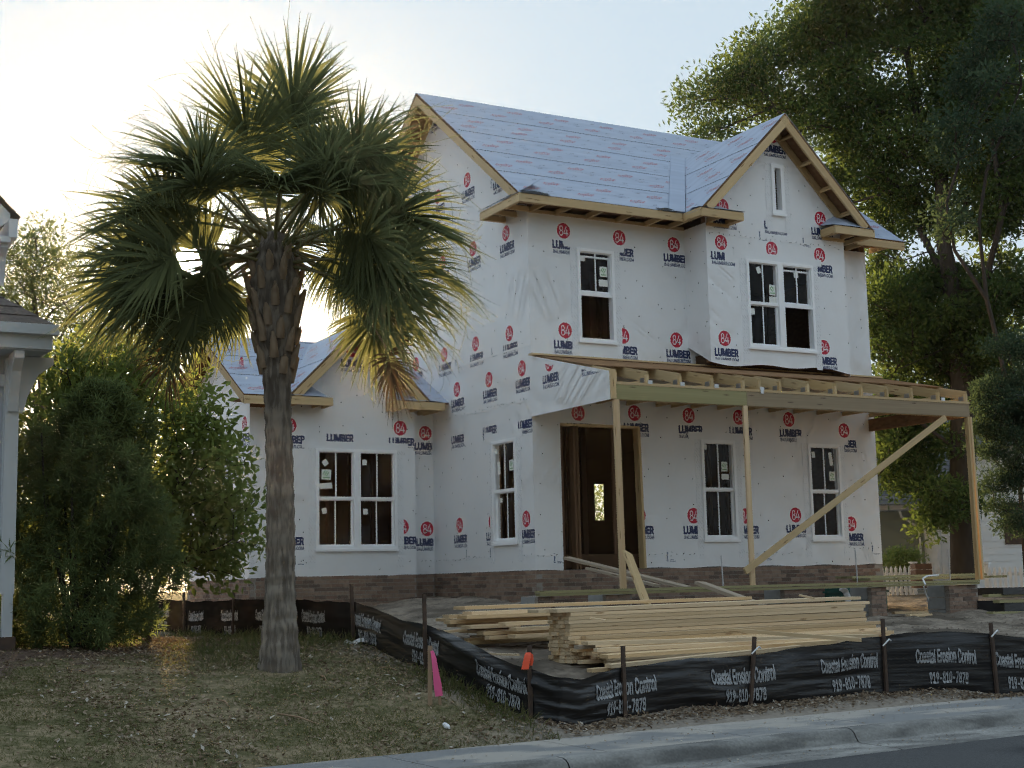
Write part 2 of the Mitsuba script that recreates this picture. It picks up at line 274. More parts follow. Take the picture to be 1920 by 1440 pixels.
def gz(x, y):
    x, y = np.broadcast_arrays(np.asarray(x, float), np.asarray(y, float)); sh = x.shape
    P = np.stack([x.ravel(), y.ravel()], -1)
    z = _rbf(np.stack([np.clip(P[:, 0], -6, 30), np.clip(P[:, 1], 8, 36)], -1))
    s = P[:, 1] - walk_y(P[:, 0])
    t = np.clip(s / .3, 0, 1); z = z * t + (-1.37) * (1 - t)
    dist = np.hypot(P[:, 0] - 10, P[:, 1] - 18); z = z + (-.5 - z) * np.clip((dist - 22) / 25, 0, 1) * (s > 0)
    z = np.where(s < -.02, -1.42, z); z = np.where(P[:, 1] < kerb_y(P[:, 0]) + .15, -1.62, z)
    z = np.where(P[:, 1] < kerb_y(P[:, 0]) - 9, -1.62 + .35 * np.clip((kerb_y(P[:, 0]) - 9 - P[:, 1]) / .5, 0, 1), z)
    q = np.stack([P[:, 0], P[:, 1], np.zeros(len(P))], -1)
    lot = (P[:, 0] > 6.8) & (s > .4) & (P[:, 1] < 24)
    z = z + np.where(s > .1, (meshkit.fbm(q * 1.4, 3, 5) - .5) * .06 * np.clip(s, 0, 1), 0) + np.where(lot, (meshkit.fbm(q * 2.6, 3, 9) - .5) * .10 * np.clip(s, 0, 1), 0)
    return z.reshape(sh)
def axis(lo, hi, step, far):
    c = np.arange(lo, hi + 1e-6, step); g = np.cumsum(step * 1.35 ** np.arange(1, 24)); g = g[g < far]
    return np.concatenate([lo - g[::-1], c, hi + g])
gx, gy = axis(-1, 24, .11, 500), axis(8.5, 27, .09, 500)
X, Y = np.meshgrid(gx, gy); Z = gz(X, Y); nx, ny = len(gx), len(gy)
i, j = np.meshgrid(np.arange(ny - 1), np.arange(nx - 1), indexing='ij'); i, j = i.ravel(), j.ravel()
gf = np.stack([i * nx + j, i * nx + j + 1, (i + 1) * nx + j + 1, (i + 1) * nx + j], -1)
struct('ground', (np.stack([X.ravel(), Y.ravel(), Z.ravel()], -1), gf), 'ground_soil', smooth=True)
KD = unit(A(1, .079, 0)); KN = A(-KD[1], KD[0], 0)
def along(x): return A(x, float(kerb_y(x)), 0)
# road surface as one sheet, a gutter strip and kerb in cast lengths, pavement in slabs
r0 = along(5.68)
V = [r0 + KD * a + KN * b + A(0, 0, z) for a in (-80, 120) for b, z in ((-.52, -1.50), (-8.5, -1.52))]
struct('road', (np.array(V), [[0, 1, 3], [0, 3, 2]]), 'asphalt')
def profile(pts, a0, a1, steps=2):
    pts = np.asarray(pts, float); n = len(pts); V = []
    for a in np.linspace(a0, a1, steps): V += [r0 + KD * a + KN * b + A(0, 0, z) for b, z in pts]
    V = np.array(V); F = []
    for s in range(steps - 1):
        for k in range(n - 1): F.append([s * n + k, s * n + k + 1, (s + 1) * n + k + 1, (s + 1) * n + k])
    return V, np.array(F)
KP = [(-.56, -1.60), (-.56, -1.499), (-.53, -1.490), (-.10, -1.482), (-.06, -1.475), (-.035, -1.44), (-.01, -1.395), (.02, -1.372), (.06, -1.36), (.13, -1.357), (.16, -1.36), (.165, -1.6)]
kb = num('kerb'); labels[kb] = {'kind': 'structure', 'label': 'rounded concrete kerb and gutter along the road'}
jn = [-30, -24, -18, -12.2, -9.0, -5.9, -2.75, .12, 3.27, 6.4, 9.5, 12.6, 15.7, 20, 26, 34]
for a0, a1 in zip(jn[:-1], jn[1:]): part(kb, 'kerb_length', profile(KP, a0 + .006, a1 - .006), 'kerb_concrete', smooth=40)
sw = num('pavement'); labels[sw] = {'kind': 'structure', 'label': 'concrete pavement dusted with sand behind the kerb'}
SP = [(.172, -1.6), (.172, -1.372), (.18, -1.364), (1.14, -1.352), (1.15, -1.36), (1.15, -1.6)]
jp = [-30, -24, -18, -13, -10.2, -8.65, -7.1, -5.55, -4.0, -2.45, -.9, .65, 2.2, 3.75, 5.3, 6.85, 8.4, 10, 14, 20, 30]
for a0, a1 in zip(jp[:-1], jp[1:]): part(sw, 'paving_slab', profile(SP, a0 + .004, a1 - .004), 'concrete', smooth=20)

# ---------------------------------------------------------------- the house
H = thing('house', 'two storey timber house under construction wrapped in white printed building paper behind the palm', 'house')
XL, XR, YF, YB, ZB, ZT = 11.5, 18.98, 20.148, 26.75, .20, 6.17
BL, BR, BY, BX = 14.71, 17.86, 19.5, 16.27          # upper projecting bay and its ridge
WX0, WX1, WY = 7.94, 11.5, 23.91                    # wing
VL, VR, VY, VX = 8.45, 10.93, 23.5, 9.69            # wing bay and its ridge
front = Frame((0, YF, 0), (1, 0, 0), (0, 0, 1), (0, -1, 0))
side = Frame((XL, 0, 0), (0, -1, 0), (0, 0, 1), (-1, 0, 0))       # u = -Y
bayf = Frame((0, BY, 0), (1, 0, 0), (0, 0, 1), (0, -1, 0))
bayl = Frame((BL, 0, 0), (0, -1, 0), (0, 0, 1), (-1, 0, 0))
wbay = Frame((0, VY, 0), (1, 0, 0), (0, 0, 1), (0, -1, 0))
wbal = Frame((VL, 0, 0), (0, -1, 0), (0, 0, 1), (-1, 0, 0))
wbar = Frame((VR, 0, 0), (0, 1, 0), (0, 0, 1), (1, 0, 0))
wfront = Frame((0, WY, 0), (1, 0, 0), (0, 0, 1), (0, -1, 0))
wside = Frame((WX0, 0, 0), (0, -1, 0), (0, 0, 1), (-1, 0, 0))
pside = Frame((XL - .012, 0, 0), (0, -1, 0), (0, 0, 1), (-1, 0, 0))
back = Frame((0, YB, 0), (-1, 0, 0), (0, 0, 1), (0, 1, 0))
wback = Frame((0, 27.7, 0), (-1, 0, 0), (0, 0, 1), (0, 1, 0))
right = Frame((XR, 0, 0), (0, 1, 0), (0, 0, 1), (1, 0, 0))

def roof_main(y): return 6.30 + .75 * (np.asarray(y) - 19.56)
def roof_bay(x): return 8.24 - np.abs(np.asarray(x) - BX)
# windows: (frame, u0, u1, z0, z1) outer sizes; each opening 4 cm inside that
WIN = dict(low_a=(front, 14.885, 15.63, .645, 2.425), low_b=(front, 17.30, 18.06, .64, 2.42), up=(front, 12.445, 13.19, 4.01, 5.64), dbl=(bayf, 15.55, 17.07, 3.985, 5.60),
           gab=(bayf, 16.21, 16.50, 6.46, 7.42), side=(side, -21.55, -20.70, .645, 2.42), wing=(wbay, 9.0, 10.56, .63, 2.43), cream=(wside, -26.75, -25.62, .63, 2.43),
           hid=(side, -25.6, -24.9, 4.6, 5.6))
def holes(fr): return unary_union([sbox(u0 + .04, z0 + .04, u1 - .04, z1 - .04) for f, u0, u1, z0, z1 in WIN.values() if f is fr] or [Polygon()])
bz_ = 3.6
DOOR = [(12.03, 0), (12.03, 2.615), (13.60, 2.615), (13.645, .2), (13.645, 0)]
def wall(fr, poly, name='wall_wrap', sheath=True, lab=None):
    poly = poly.difference(holes(fr))
    k = part(H, name, slab(fr, poly, 0, -.004), 'house_wrap', label=lab)
    sp = poly.buffer(-.008, join_style=2)
    for q in getattr(sp, 'geoms', [sp]) if sheath else (): part(H, 'sheathing', slab(fr, q, -.005, -.14), 'sheathing')
    return k
low = [(XL, ZB)] + [(x, ZB + .012 * math.sin(x * 5.1) * (.3 if x < 12 else 1)) for x in np.arange(11.7, 18.9, .15)] + [(XR, ZB)]
fp_bay = sbox(BL + .2, bz_ + .45, BR - .2, ZT - .1)
fp = Polygon([(XL, ZB - .0), *low[1:-1], (XR, ZB), (XR, ZT), (XL, ZT)]).difference(Polygon(DOOR)).difference(fp_bay)
wall(front, fp, lab='white printed wrap on the front wall with the door opening')
gtop = lambda y: float(roof_main(y)) - .20
wall(side, Polygon([(-YF - .0045, ZB), (-YF - .0045, gtop(YF)), (-23.45, gtop(23.45)), (-YB, gtop(YF)), (-YB, ZB)]), lab='white printed wrap on the left side wall and gable')
bz = 3.60
wob = [(x, bz + .10 + .05 * math.sin(x * 3.2) * math.sin(x * 1.3 + 1) - .12 * max(0, (x - 16.2) / 1.7) * .3) for x in np.linspace(BL, BR, 26)]
wall(bayf, Polygon(wob + [(BR, 6.42), (BX, 8.0), (BL, 6.42)]), lab='white printed wrap on the upper gabled bay')
wall(bayl, Polygon([(-BY - .0045, bz + .1), (-YF, bz + .45), (-YF, ZT), (-BY - .0045, ZT)]))
wall(Frame((BR, 0, 0), (0, 1, 0), (0, 0, 1), (1, 0, 0)), Polygon([(BY + .0045, bz), (YF, bz), (YF, ZT), (BY + .0045, ZT)]))
wall(right, Polygon([(YF + .0045, ZB), (YF + .0045, gtop(YF)), (23.45, gtop(23.45)), (YB, gtop(YF)), (YB, ZB)]))
bwin = [sbox(-17.5, .9, -16.5, 2.5)]
bp = Polygon([(-XR, ZB), (-XL, ZB), (-XL, ZT + .3), (-XR, ZT + .3)])
for w in bwin: bp = bp.difference(w)
wall(back, bp)
wall(wfront, Polygon([(WX0, ZB - .02), (WX1 - .002, ZB), (WX1 - .002, 3.17), (WX0, 3.17)]).difference(sbox(VL + .14, 0, VR - .14, 3.1)))
wall(wbay, Polygon([(VL, ZB - .02)] + [(x, ZB - .015 + .01 * math.sin(x * 6)) for x in np.arange(8.6, 10.9, .15)] + [(VR, ZB - .01), (VR, 3.36), (VX, 4.5), (VL, 3.36)]), lab='white printed wrap on the small gabled bay')
wall(wbal, Polygon([(-VY - .0045, ZB), (-WY, ZB), (-WY, 3.17), (-VY - .0045, 3.17)])); wall(wbar, Polygon([(VY + .0045, ZB), (WY, ZB), (WY, 3.17), (VY + .0045, 3.17)]))
wroof = lambda y: 3.30 + .55 * (y - 23.2)
wall(wside, Polygon([(-WY - .0045, ZB - .03), (-WY - .0045, wroof(WY) - .15), (-25.8, wroof(25.8) - .15), (-27.7, wroof(WY) - .15), (-27.7, ZB - .03)]), lab='cream tinted wrap on the wing end wall')
wb = sbox(-WX1, ZB, -WX0, 3.2)
for x in (8.3, 9.6): wb = wb.difference(sbox(-x - .7, .9, -x, 2.4))
wall(wback, wb)
# floors, ceilings and partition studs inside
mb = MB(); mb.box((XL + .15, YF + .15, .22), (XR - .15, YB - .15, .45)); mb.box((XL + .15, YF + .15, 2.98), (XR - .15, YB - .15, 3.3)); mb.box((WX0 + .15, WY + .15, .22), (WX1 - .01, 27.55, .45)); mb.box((WX0 + .15, WY + .15, 3.0), (WX1 - .01, 27.55, 3.1))
mb.box((XL + .15, YF + .15, 5.85), (XR - .15, YB - .15, 6.0)); mb.box((VL + .15, VY + .15, .22), (VR - .15, WY + .02, .44)); mb.box((BL + .15, BY + .15, bz + .1), (BR - .15, YF, bz + .3))
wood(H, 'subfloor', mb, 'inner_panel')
for (x0, y0, x1, y1, z0, z1) in ((12.2, 22.4, 18.8, 22.4, .45, 2.98), (13.2, 20.35, 13.2, 22.3, .45, 2.98), (8.1, 25.3, 11.3, 25.3, .45, 3.0), (11.8, 23.0, 18.8, 23.0, 3.3, 5.85), (14.2, 20.4, 14.2, 22.9, 3.3, 5.85)):
    n = int(math.hypot(x1 - x0, y1 - y0) / .41)
    for k in range(n + 1):
        x, y = x0 + (x1 - x0) * k / n, y0 + (y1 - y0) * k / n
        if abs(y - 22.4) < .01 and 13.95 < x < 14.4: continue
        if abs(x - 13.2) < .01 and 20.5 < y < 21.3: continue
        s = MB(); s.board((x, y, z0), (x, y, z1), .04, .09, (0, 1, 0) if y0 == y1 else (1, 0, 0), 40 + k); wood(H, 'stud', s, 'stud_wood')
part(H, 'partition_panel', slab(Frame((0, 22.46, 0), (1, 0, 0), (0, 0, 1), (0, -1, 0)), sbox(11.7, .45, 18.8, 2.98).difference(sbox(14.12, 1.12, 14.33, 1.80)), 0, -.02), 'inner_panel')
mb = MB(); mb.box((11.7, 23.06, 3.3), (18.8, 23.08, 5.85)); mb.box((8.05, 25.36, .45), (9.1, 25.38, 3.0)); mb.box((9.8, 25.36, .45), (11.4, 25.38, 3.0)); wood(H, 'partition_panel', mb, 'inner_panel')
for x, up in ((12.052, 0), (12.30, .02), (12.36, .02)):
    s = MB(); s.board((x, YF + .07, .2), (x, YF + .07, 2.6), .04, .14, (0, 1, 0), 61 + up * 50); wood(H, 'stud', s, 'treated' if up == 1 else 'stud_wood')
s = MB(); s.board((13.625, YF + .05, .2), (13.585, YF + .05, 2.6), .045, .16, (0, 1, 0), 64); wood(H, 'door_jamb', s, 'spruce', label='pale timber jamb at the right of the door opening')
s = MB(); s.board((12.03, YF + .07, 2.60), (13.6, YF + .07, 2.60), .14, .045, (0, 0, 1), 65); wood(H, 'door_header', s, 'spruce')

# ---- windows
def ring(fr, a, b, d0, d1, mtl, parent, name): return part(parent, name, slab(fr, sbox(*a).difference(sbox(*b)), d0, d1), mtl)
GREEN, PAPER = (.18, .42, .16), (.72, .74, .70)
def window(key, sashes, stick=(), open_low=(), fixed=False):
    fr, u0, u1, z0, z1 = WIN[key]; w = num(H + '__window')
    fo = .055; inner = []
    n = len(sashes); tot = u1 - u0; cw = (tot - fo * 2 - .13 * (n - 1)) / n
    for k in range(n): a = u0 + fo + k * (cw + .13); inner.append((a, a + cw))
    if fixed: inner = [(u0 + .075, u1 - .075)]
    P = sbox(u0, z0, u1, z1)
    for a, b in inner: P = P.difference(sbox(a, z0 + .075 + (.03 if fixed else 0), b, z1 - fo - (.02 if fixed else 0)))
    part(w, 'frame', slab(fr, P, .032, -.10), 'vinyl')
    part(w, 'sill', slab(fr, sbox(u0 - .012, z0 - .012, u1 + .012, z0 + .03), .052, .0325), 'vinyl')
    for k, (a, b) in enumerate(inner):
        zb, zt = z0 + .075, z1 - fo; zm = (zb + zt) / 2 + .02; sr = .03
        if fixed:
            part(w, 'pane', flat(fr, sbox(a, zb + .03, b, zt - .02), -.03), 'glass'); continue
        um = (a + b) / 2
        part(w, 'upper_sash', slab(fr, sbox(a, zm - .035, b, zt).difference(sbox(a + sr * .6, zm + .02, b - sr * .6, zt - sr * .5)), .004, -.03), 'vinyl')
        part(w, 'muntin', slab(fr, sbox(um - .011, zm + .02, um + .011, zt - sr * .5), .003, -.012), 'vinyl')
        part(w, 'pane', flat(fr, sbox(a, zm, um, zt), -.016), 'glass'); part(w, 'pane', flat(fr, sbox(um, zm, b, zt), -.016), 'glass')
        lz0, lz1 = (zb, zm - .02) if k not in open_low else (zm + .03, zt - .06)
        part(w, 'lower_sash', slab(fr, sbox(a, lz0, b, lz1).difference(sbox(a + sr, lz0 + .035, b - sr, lz1 - .03)), -.034, -.07), 'vinyl')
        if k not in open_low:
            part(w, 'muntin', slab(fr, sbox(um - .011, lz0 + .035, um + .011, lz1 - .03), -.036, -.046), 'vinyl')
            part(w, 'pane', flat(fr, sbox(a + sr * .5, lz0 + .02, um, lz1 - .02), -.05), 'glass'); part(w, 'pane', flat(fr, sbox(um, lz0 + .02, b - sr * .5, lz1 - .02), -.05), 'glass')
    for (su, sz, sw_, sh_, kind, rot) in stick:
        g = affinity.rotate(sbox(su - sw_ / 2, sz - sh_ / 2, su + sw_ / 2, sz + sh_ / 2), rot)
        V, F = flat(fr, g, -.0135); C = np.tile(PAPER, (len(V), 1))
        if kind == 'green':
            for q in range(3):
                b = affinity.translate(affinity.skew(sbox(su - sw_ * .3, sz - sh_ * .02, su - sw_ * .3 + sw_ * .12, sz + sh_ * .38), 30, 0), sw_ * .2 * q, -sh_ * .06 * q)
                v, f = flat(fr, b, -.0125); F = np.vstack([F, f + len(V)]); V = np.vstack([V, v]); C = np.vstack([C, np.tile(GREEN, (len(v), 1))])
            v, f = flat(fr, sbox(su - sw_ * .35, sz - sh_ * .35, su + sw_ * .38, sz - sh_ * .24), -.0125); F = np.vstack([F, f + len(V)]); V = np.vstack([V, v]); C = np.vstack([C, np.tile(GREEN, (len(v), 1))])
        part(w, 'sticker', (V, F), 'sticker', color=C)
    # flashing tape round the frame, lapped in strips
    tw = .13
    for a in ((u0 - tw, z0 - .30, u0 - .001, z1 + .12), (u1 + .001, z0 - .30, u1 + tw, z1 + .12)): part(w, 'flashing_strip', slab(fr, sbox(*a), .0055, .0005), 'flashing_tape')
    part(w, 'flashing_strip', slab(fr, sbox(u0 - tw - .12, z1 + .001, u1 + tw + .1, z1 + tw), .0075, .006), 'house_wrap')
    return w
window('low_a', [0], [(15.40, 1.96, .13, .17, 'green', 0), (15.41, 1.78, .16, .10, 'p', 0), (15.0, 2.30, .07, .09, 'p', 0)])
window('low_b', [0], [(17.88, 1.83, .14, .17, 'green', 0), (17.86, 2.15, .08, .25, 'p', 8), (17.45, 2.22, .08, .11, 'p', 3)])
window('up', [0], [(12.99, 5.27, .15, .18, 'green', 0), (12.98, 5.07, .18, .12, 'p', 0), (12.56, 5.47, .12, .10, 'p', 0)], open_low=(0,))
window('dbl', [0, 1], [(16.14, 5.08, .14, .19, 'green', 0), (16.16, 4.90, .2, .12, 'p', 0), (15.85, 5.42, .09, .12, 'p', 20), (16.7, 5.40, .1, .1, 'p', 0), (15.68, 4.66, .08, .11, 'p', 5)], open_low=(1,))
window('gab', [0], fixed=True)
window('side', [0], [(-20.92, 1.97, .15, .18, 'green', 0), (-21.36, 1.95, .1, .22, 'p', 6), (-21.44, 2.24, .08, .08, 'p', 0), (-21.3, 1.4, .09, .08, 'p', 0)])
window('wing', [0, 1], [(9.21, 1.97, .18, .18, 'green', -3), (9.2, 1.77, .24, .10, 'p', 5), (9.19, 2.18, .1, .1, 'p', 35), (9.94, 2.2, .09, .1, 'p', 0), (9.17, 1.33, .09, .1, 'p', 12), (9.95, 1.32, .09, .1, 'p', 2)])
window('cream', [0, 1])

# ---- printed marks on the wrap
_txt = {}
def text_poly(s, bold=False):
    if (s, bold) not in _txt:
        m = meshkit.text_mesh(s, 1.0, .01, bold); v, f = np.asarray(m.vertices), np.asarray(m.faces)
        top = f[(v[f][:, :, 2] > .005).all(1)]
        g = unary_union([Polygon(v[t][:, :2]).buffer(1e-4) for t in top if Polygon(v[t][:, :2]).area > 1e-9]).simplify(.008)
        x0, y0, x1, y1 = g.bounds; _txt[(s, bold)] = affinity.translate(g, -(x0 + x1) / 2, 0)
    return _txt[(s, bold)]
def text_at(s, w, h, u, z, bold=False):
    g = text_poly(s, bold); x0, _, x1, _ = g.bounds
    return affinity.translate(affinity.scale(g, w / (x1 - x0), h, origin=(0, 0)), u, z)
RED, NAVY, INKW = (.48, .018, .045), (.018, .030, .095), (.72, .70, .72)
disc = lambda u, z: affinity.scale(Point(u, z).buffer(.130, 14), 1, 1.04)
def outline(g, t): return g.difference(g.buffer(-t))
def mark(fr, u, z, what='dlc', cut=None, keep=None, d=.002):
    V, F, C = np.zeros((0, 3)), np.zeros((0, 3), int), np.zeros((0, 3))
    L = []
    if 'd' in what: L += [(disc(u, z), RED, d), (unary_union([text_at('8', .080, .175, u - .045, z - .087), text_at('4', .095, .175, u + .046, z - .087), sbox(u - .05, z + .07, u - .04, z + .09)]), INKW, d + .0012)]
    if 'l' in what: L.append((text_at('LUMBER', .50, .125, u + .03, z - .31, True).buffer(.007), NAVY, d))
    if 'c' in what: L.append((text_at('84LUMBER.COM', .50, .058, u + .035, z - .40).buffer(.003), (.06, .075, .15), d))
    if 's' in what: L += [(unary_union([sbox(u - .02, z - .05, u + .02, z - .03), sbox(u - .012, z - .02, u + .012, z + .07), Point(u, z + .09).buffer(.018), sbox(u + .05, z - .03, u + .13, z - .018), sbox(u + .05, z - .055, u + .17, z - .043)]), (.13, .16, .24), d)]
    for g, c, dd in L:
        if cut is not None: g = g.difference(cut)
        if keep is not None: g = g.intersection(keep)
        if g.is_empty: continue
        if g.geom_type == 'GeometryCollection': g = unary_union([q for q in g.geoms if q.area > 1e-7])
        v, f = flat(fr, g, dd)
        if not len(f): continue
        F = np.vstack([F, f + len(V)]); V = np.vstack([V, v]); C = np.vstack([C, np.tile(c, (len(v), 1))])
    if len(F): part(H, 'printed_mark', (V, F), 'print_ink', color=C)
taped = lambda fr: unary_union([sbox(u0 - .13, z0 - .3, u1 + .13, z1 + .13) for f, u0, u1, z0, z1 in WIN.values() if f is fr])
fdoor = Polygon(DOOR); tf = taped(front)
pz = lambda u0, z0, u1, z1: sbox(u0, z0, u1, z1)
for u, z, w, c in [(12.20, 5.91, 'dlc', None), (13.33, 5.90, 'dlc', pz(13.0, 5.5, 13.26, 5.7)), (14.48, 5.89, 'dlc', None), (12.18, 4.19, 'dlc', None), (13.34, 4.17, 'dlc', None), (14.46, 4.17, 'dlc', None),
                   (12.39, 2.80, 'dl', None), (13.52, 2.84, 'dlc', None), (14.66, 2.84, 'dlc', pz(14.75, 2.4, 14.86, 2.47)), (15.76, 2.85, 'dlc', None), (16.90, 2.85, 'dlc', None), (18.21, 2.69, 'dlc', pz(17.9, 2.3, 18.2, 2.46)),
                   (14.68, 1.09, 'dlc', None), (15.81, 1.09, 'dlc', None), (16.95, 1.11, 'dlc', None), (18.26, .95, 'dlc', None), (13.55, 1.09, 'dlc', None)]:
    k = tf.union(fdoor); mark(front, u, z, w, cut=k if c is None else k.union(c))
for u, z in ((11.86, .36), (14.1, .36), (16.2, .36), (17.6, .44), (18.75, .44), (14.5, 3.86)): mark(front, u, z, 's', cut=tf)
tb = taped(bayf); gb = Polygon([(BL + .03, 3.75), (BR, 3.7), (BR, 6.4), (BX, 7.97), (BL, 6.4)])
for u, z, w, c in [(15.03, 5.84, 'dlc', pz(15.1, 5.5, 15.35, 5.7)), (16.16, 5.83, 'dl', None), (17.27, 5.82, 'dlc', None), (15.02, 4.13, 'dlc', None), (17.26, 4.11, 'dlc', None), (17.33, 6.51, 'dlc', None), (16.24, 6.51, 'dlc', pz(16.1, 6.3, 16.5, 6.9)), (16.17, 4.13, 'dlc', None), (16.30, 7.95, 'dlc', None), (15.1, 6.5, 'dlc', None)]:
    mark(bayf, u, z, w, cut=tb if c is None else tb.union(c), keep=gb)
for u, z in ((15.9, 6.02), (16.9, 6.0), (15.75, 3.8), (16.6, 3.78)): mark(bayf, u, z, 's', cut=tb)
ts = taped(side); gs = Polygon([(-YF, ZB), (-YF, 6.5), (-23.45, 8.95), (-26.7, 6.5), (-26.7, ZB)])
for y, z, w, c in [(20.90, 5.97, 'dlc', None), (22.14, 5.97, 'dlc', None), (23.4, 5.97, 'dlc', None), (20.86, 4.21, 'dlc', None), (22.11, 4.23, 'dlc', None), (23.38, 4.23, 'dlc', None), (24.62, 4.23, 'dlc', None), (20.45, 3.55, 'dlc', None), (21.63, 3.52, 'dlc', None), (22.88, 3.51, 'dlc', None),
                   (20.42, 1.04, 'dlc', None), (22.86, 1.05, 'dlc', None), (21.61, 1.05, 'dlc', None), (20.40, 2.85, 'lc', None), (21.67, 2.88, 'lc', pz(-21.85, 2.4, -21.55, 2.6)), (22.91, 2.85, 'lc', None), (22.32, 7.29, 'dlc', None), (21.1, 7.15, 'dlc', None), (23.6, 9.0, 'dlc', None), (23.55, 7.29, 'dlc', None)]:
    mark(side, -y, z, w, cut=ts if c is None else ts.union(c), keep=gs)
for y, z in ((21.7, .5), (22.6, .5), (21.5, 3.95), (22.9, 3.95), (21.4, 6.95)): mark(side, -y, z, 's', cut=ts)
tw_ = taped(wbay); gw = Polygon([(VL, ZB), (VR, ZB), (VR, 3.3), (VX, 4.45), (VL, 3.3)])
for u, z, w, c in [(9.72, 4.23, 'dlc', None), (10.64, 2.84, 'dlc', pz(10.55, 2.42, 10.9, 2.48)), (9.44, 2.87, 'lc', None), (10.66, 1.05, 'dlc', None), (8.52, 2.82, 'dlc', None), (8.5, 1.05, 'dlc', None)]:
    mark(wbay, u, z, w, cut=tw_ if c is None else tw_.union(c), keep=gw)
for u in (8.62, 9.0): mark(wbay, u, .45, 's', cut=tw_)
gst = sbox(VR + .01, ZB, WX1 - .02, 3.1)
for u, z in ((11.34, 2.81), (11.35, 1.03)): mark(wfront, u, z, 'dlc', keep=gst)
tc = taped(wside)
for y, z, w in ((24.28, 1.02, 'dlc'), (27.0, .60, 'l'), (25.6, .60, 'l'), (24.2, 2.9, 'dlc'), (24.4, 4.0, 'd')): mark(wside, -y, z, w, cut=tc.union(sbox(-25.5, 0, -25.25, .5)))
# button caps of the staples: dark dots, one joined piece per wall
def caps(fr, poly, sp, seed):
    r = np.random.RandomState(seed); x0, z0, x1, z1 = poly.bounds; mb = MB()
    for u in np.arange(x0 + .2, x1, sp):
        for z in np.arange(z0 + .25, z1, sp):
            a, b = u + r.uniform(-.13, .13), z + r.uniform(-.2, .2)
            if not poly.contains(Point(a, b)): continue
            th = np.arange(6) * np.pi / 3; v = fr.at(a + .0115 * np.cos(th), b + .0115 * np.sin(th), np.full(6, .007)); f = [[0, k, k + 1] for k in range(1, 5)]
            if np.cross(fr.u, fr.v) @ fr.n < 0: f = [q[::-1] for q in f]
            mb.add(v, f)
    if mb.n: part(H, 'staple_caps', mb.m, 'black_edge', kind='stuff', label='dark cap staples scattered over the wrap')
def staples(fr, u0, u1, z, seed):
    r = np.random.RandomState(seed); mb = MB(); tp = taped(fr)
    for u in np.arange(u0 + .05, u1 - .05, .115):
        a, b = u + r.uniform(-.03, .03), z + r.uniform(-.02, .02)
        if tp.contains(Point(a, b)): continue
        v, f = flat(fr, affinity.rotate(sbox(a - .016, b - .005, a + .016, b + .005), r.uniform(-30, 60)), .0075); mb.add(v, f)
    part(H, 'staple_row', mb.m, 'black_edge', kind='stuff', label='row of dark staples along a lap of the wrap')
for k_, (fr, u0, u1, z) in enumerate(((front, XL, 12.0, .44), (front, 13.68, 16.9, .42), (front, 17.0, XR, .50), (side, -23.9, -YF, .44), (wbay, VL, VR, .44), (wfront, VR, WX1, .44), (side, -23.9, -YF, 3.02), (bayf, BL + .1, BR - .1, 6.0), (wside, -27.5, -WY, .45))): staples(fr, u0, u1, z, 300 + k_)
caps(front, fp.difference(taped(front)), .41, 1); caps(side, gs.difference(ts), .43, 2); caps(bayf, gb.difference(tb), .41, 3); caps(wbay, gw.difference(tw_), .42, 4); caps(wside, sbox(-27.6, ZB, -WY, 3.2).difference(tc), .45, 5); caps(bayl, sbox(-YF, 3.9, -BY, 6.1), .3, 6); caps(wfront, gst, .3, 8)
# lapped seams of the wrap: a strip standing 3 mm proud, with hems along the foot
for fr, u0, u1, z in ((front, XL, 12.0, .42), (front, 13.66, XR, .40), (side, -23.9, -YF, .42), (wbay, VL, VR, .42), (wfront, VR, WX1, .42), (side, -23.9, -YF, 2.98), (side, -25, -YF, 3.9), (bayf, BL, BR, 5.98)):
    zz = [z + .006 * math.sin(k * 1.7) for k in range(12)]; uu = np.linspace(u0, u1, 12)
    lp = Polygon(list(zip(uu, zz)) + [(u1, z + .035), (u0, z + .035)]).difference(taped(fr))
    for q in getattr(lp, 'geoms', [lp]): part(H, 'wrap_lap', slab(fr, q, .006, .0002), 'house_wrap')

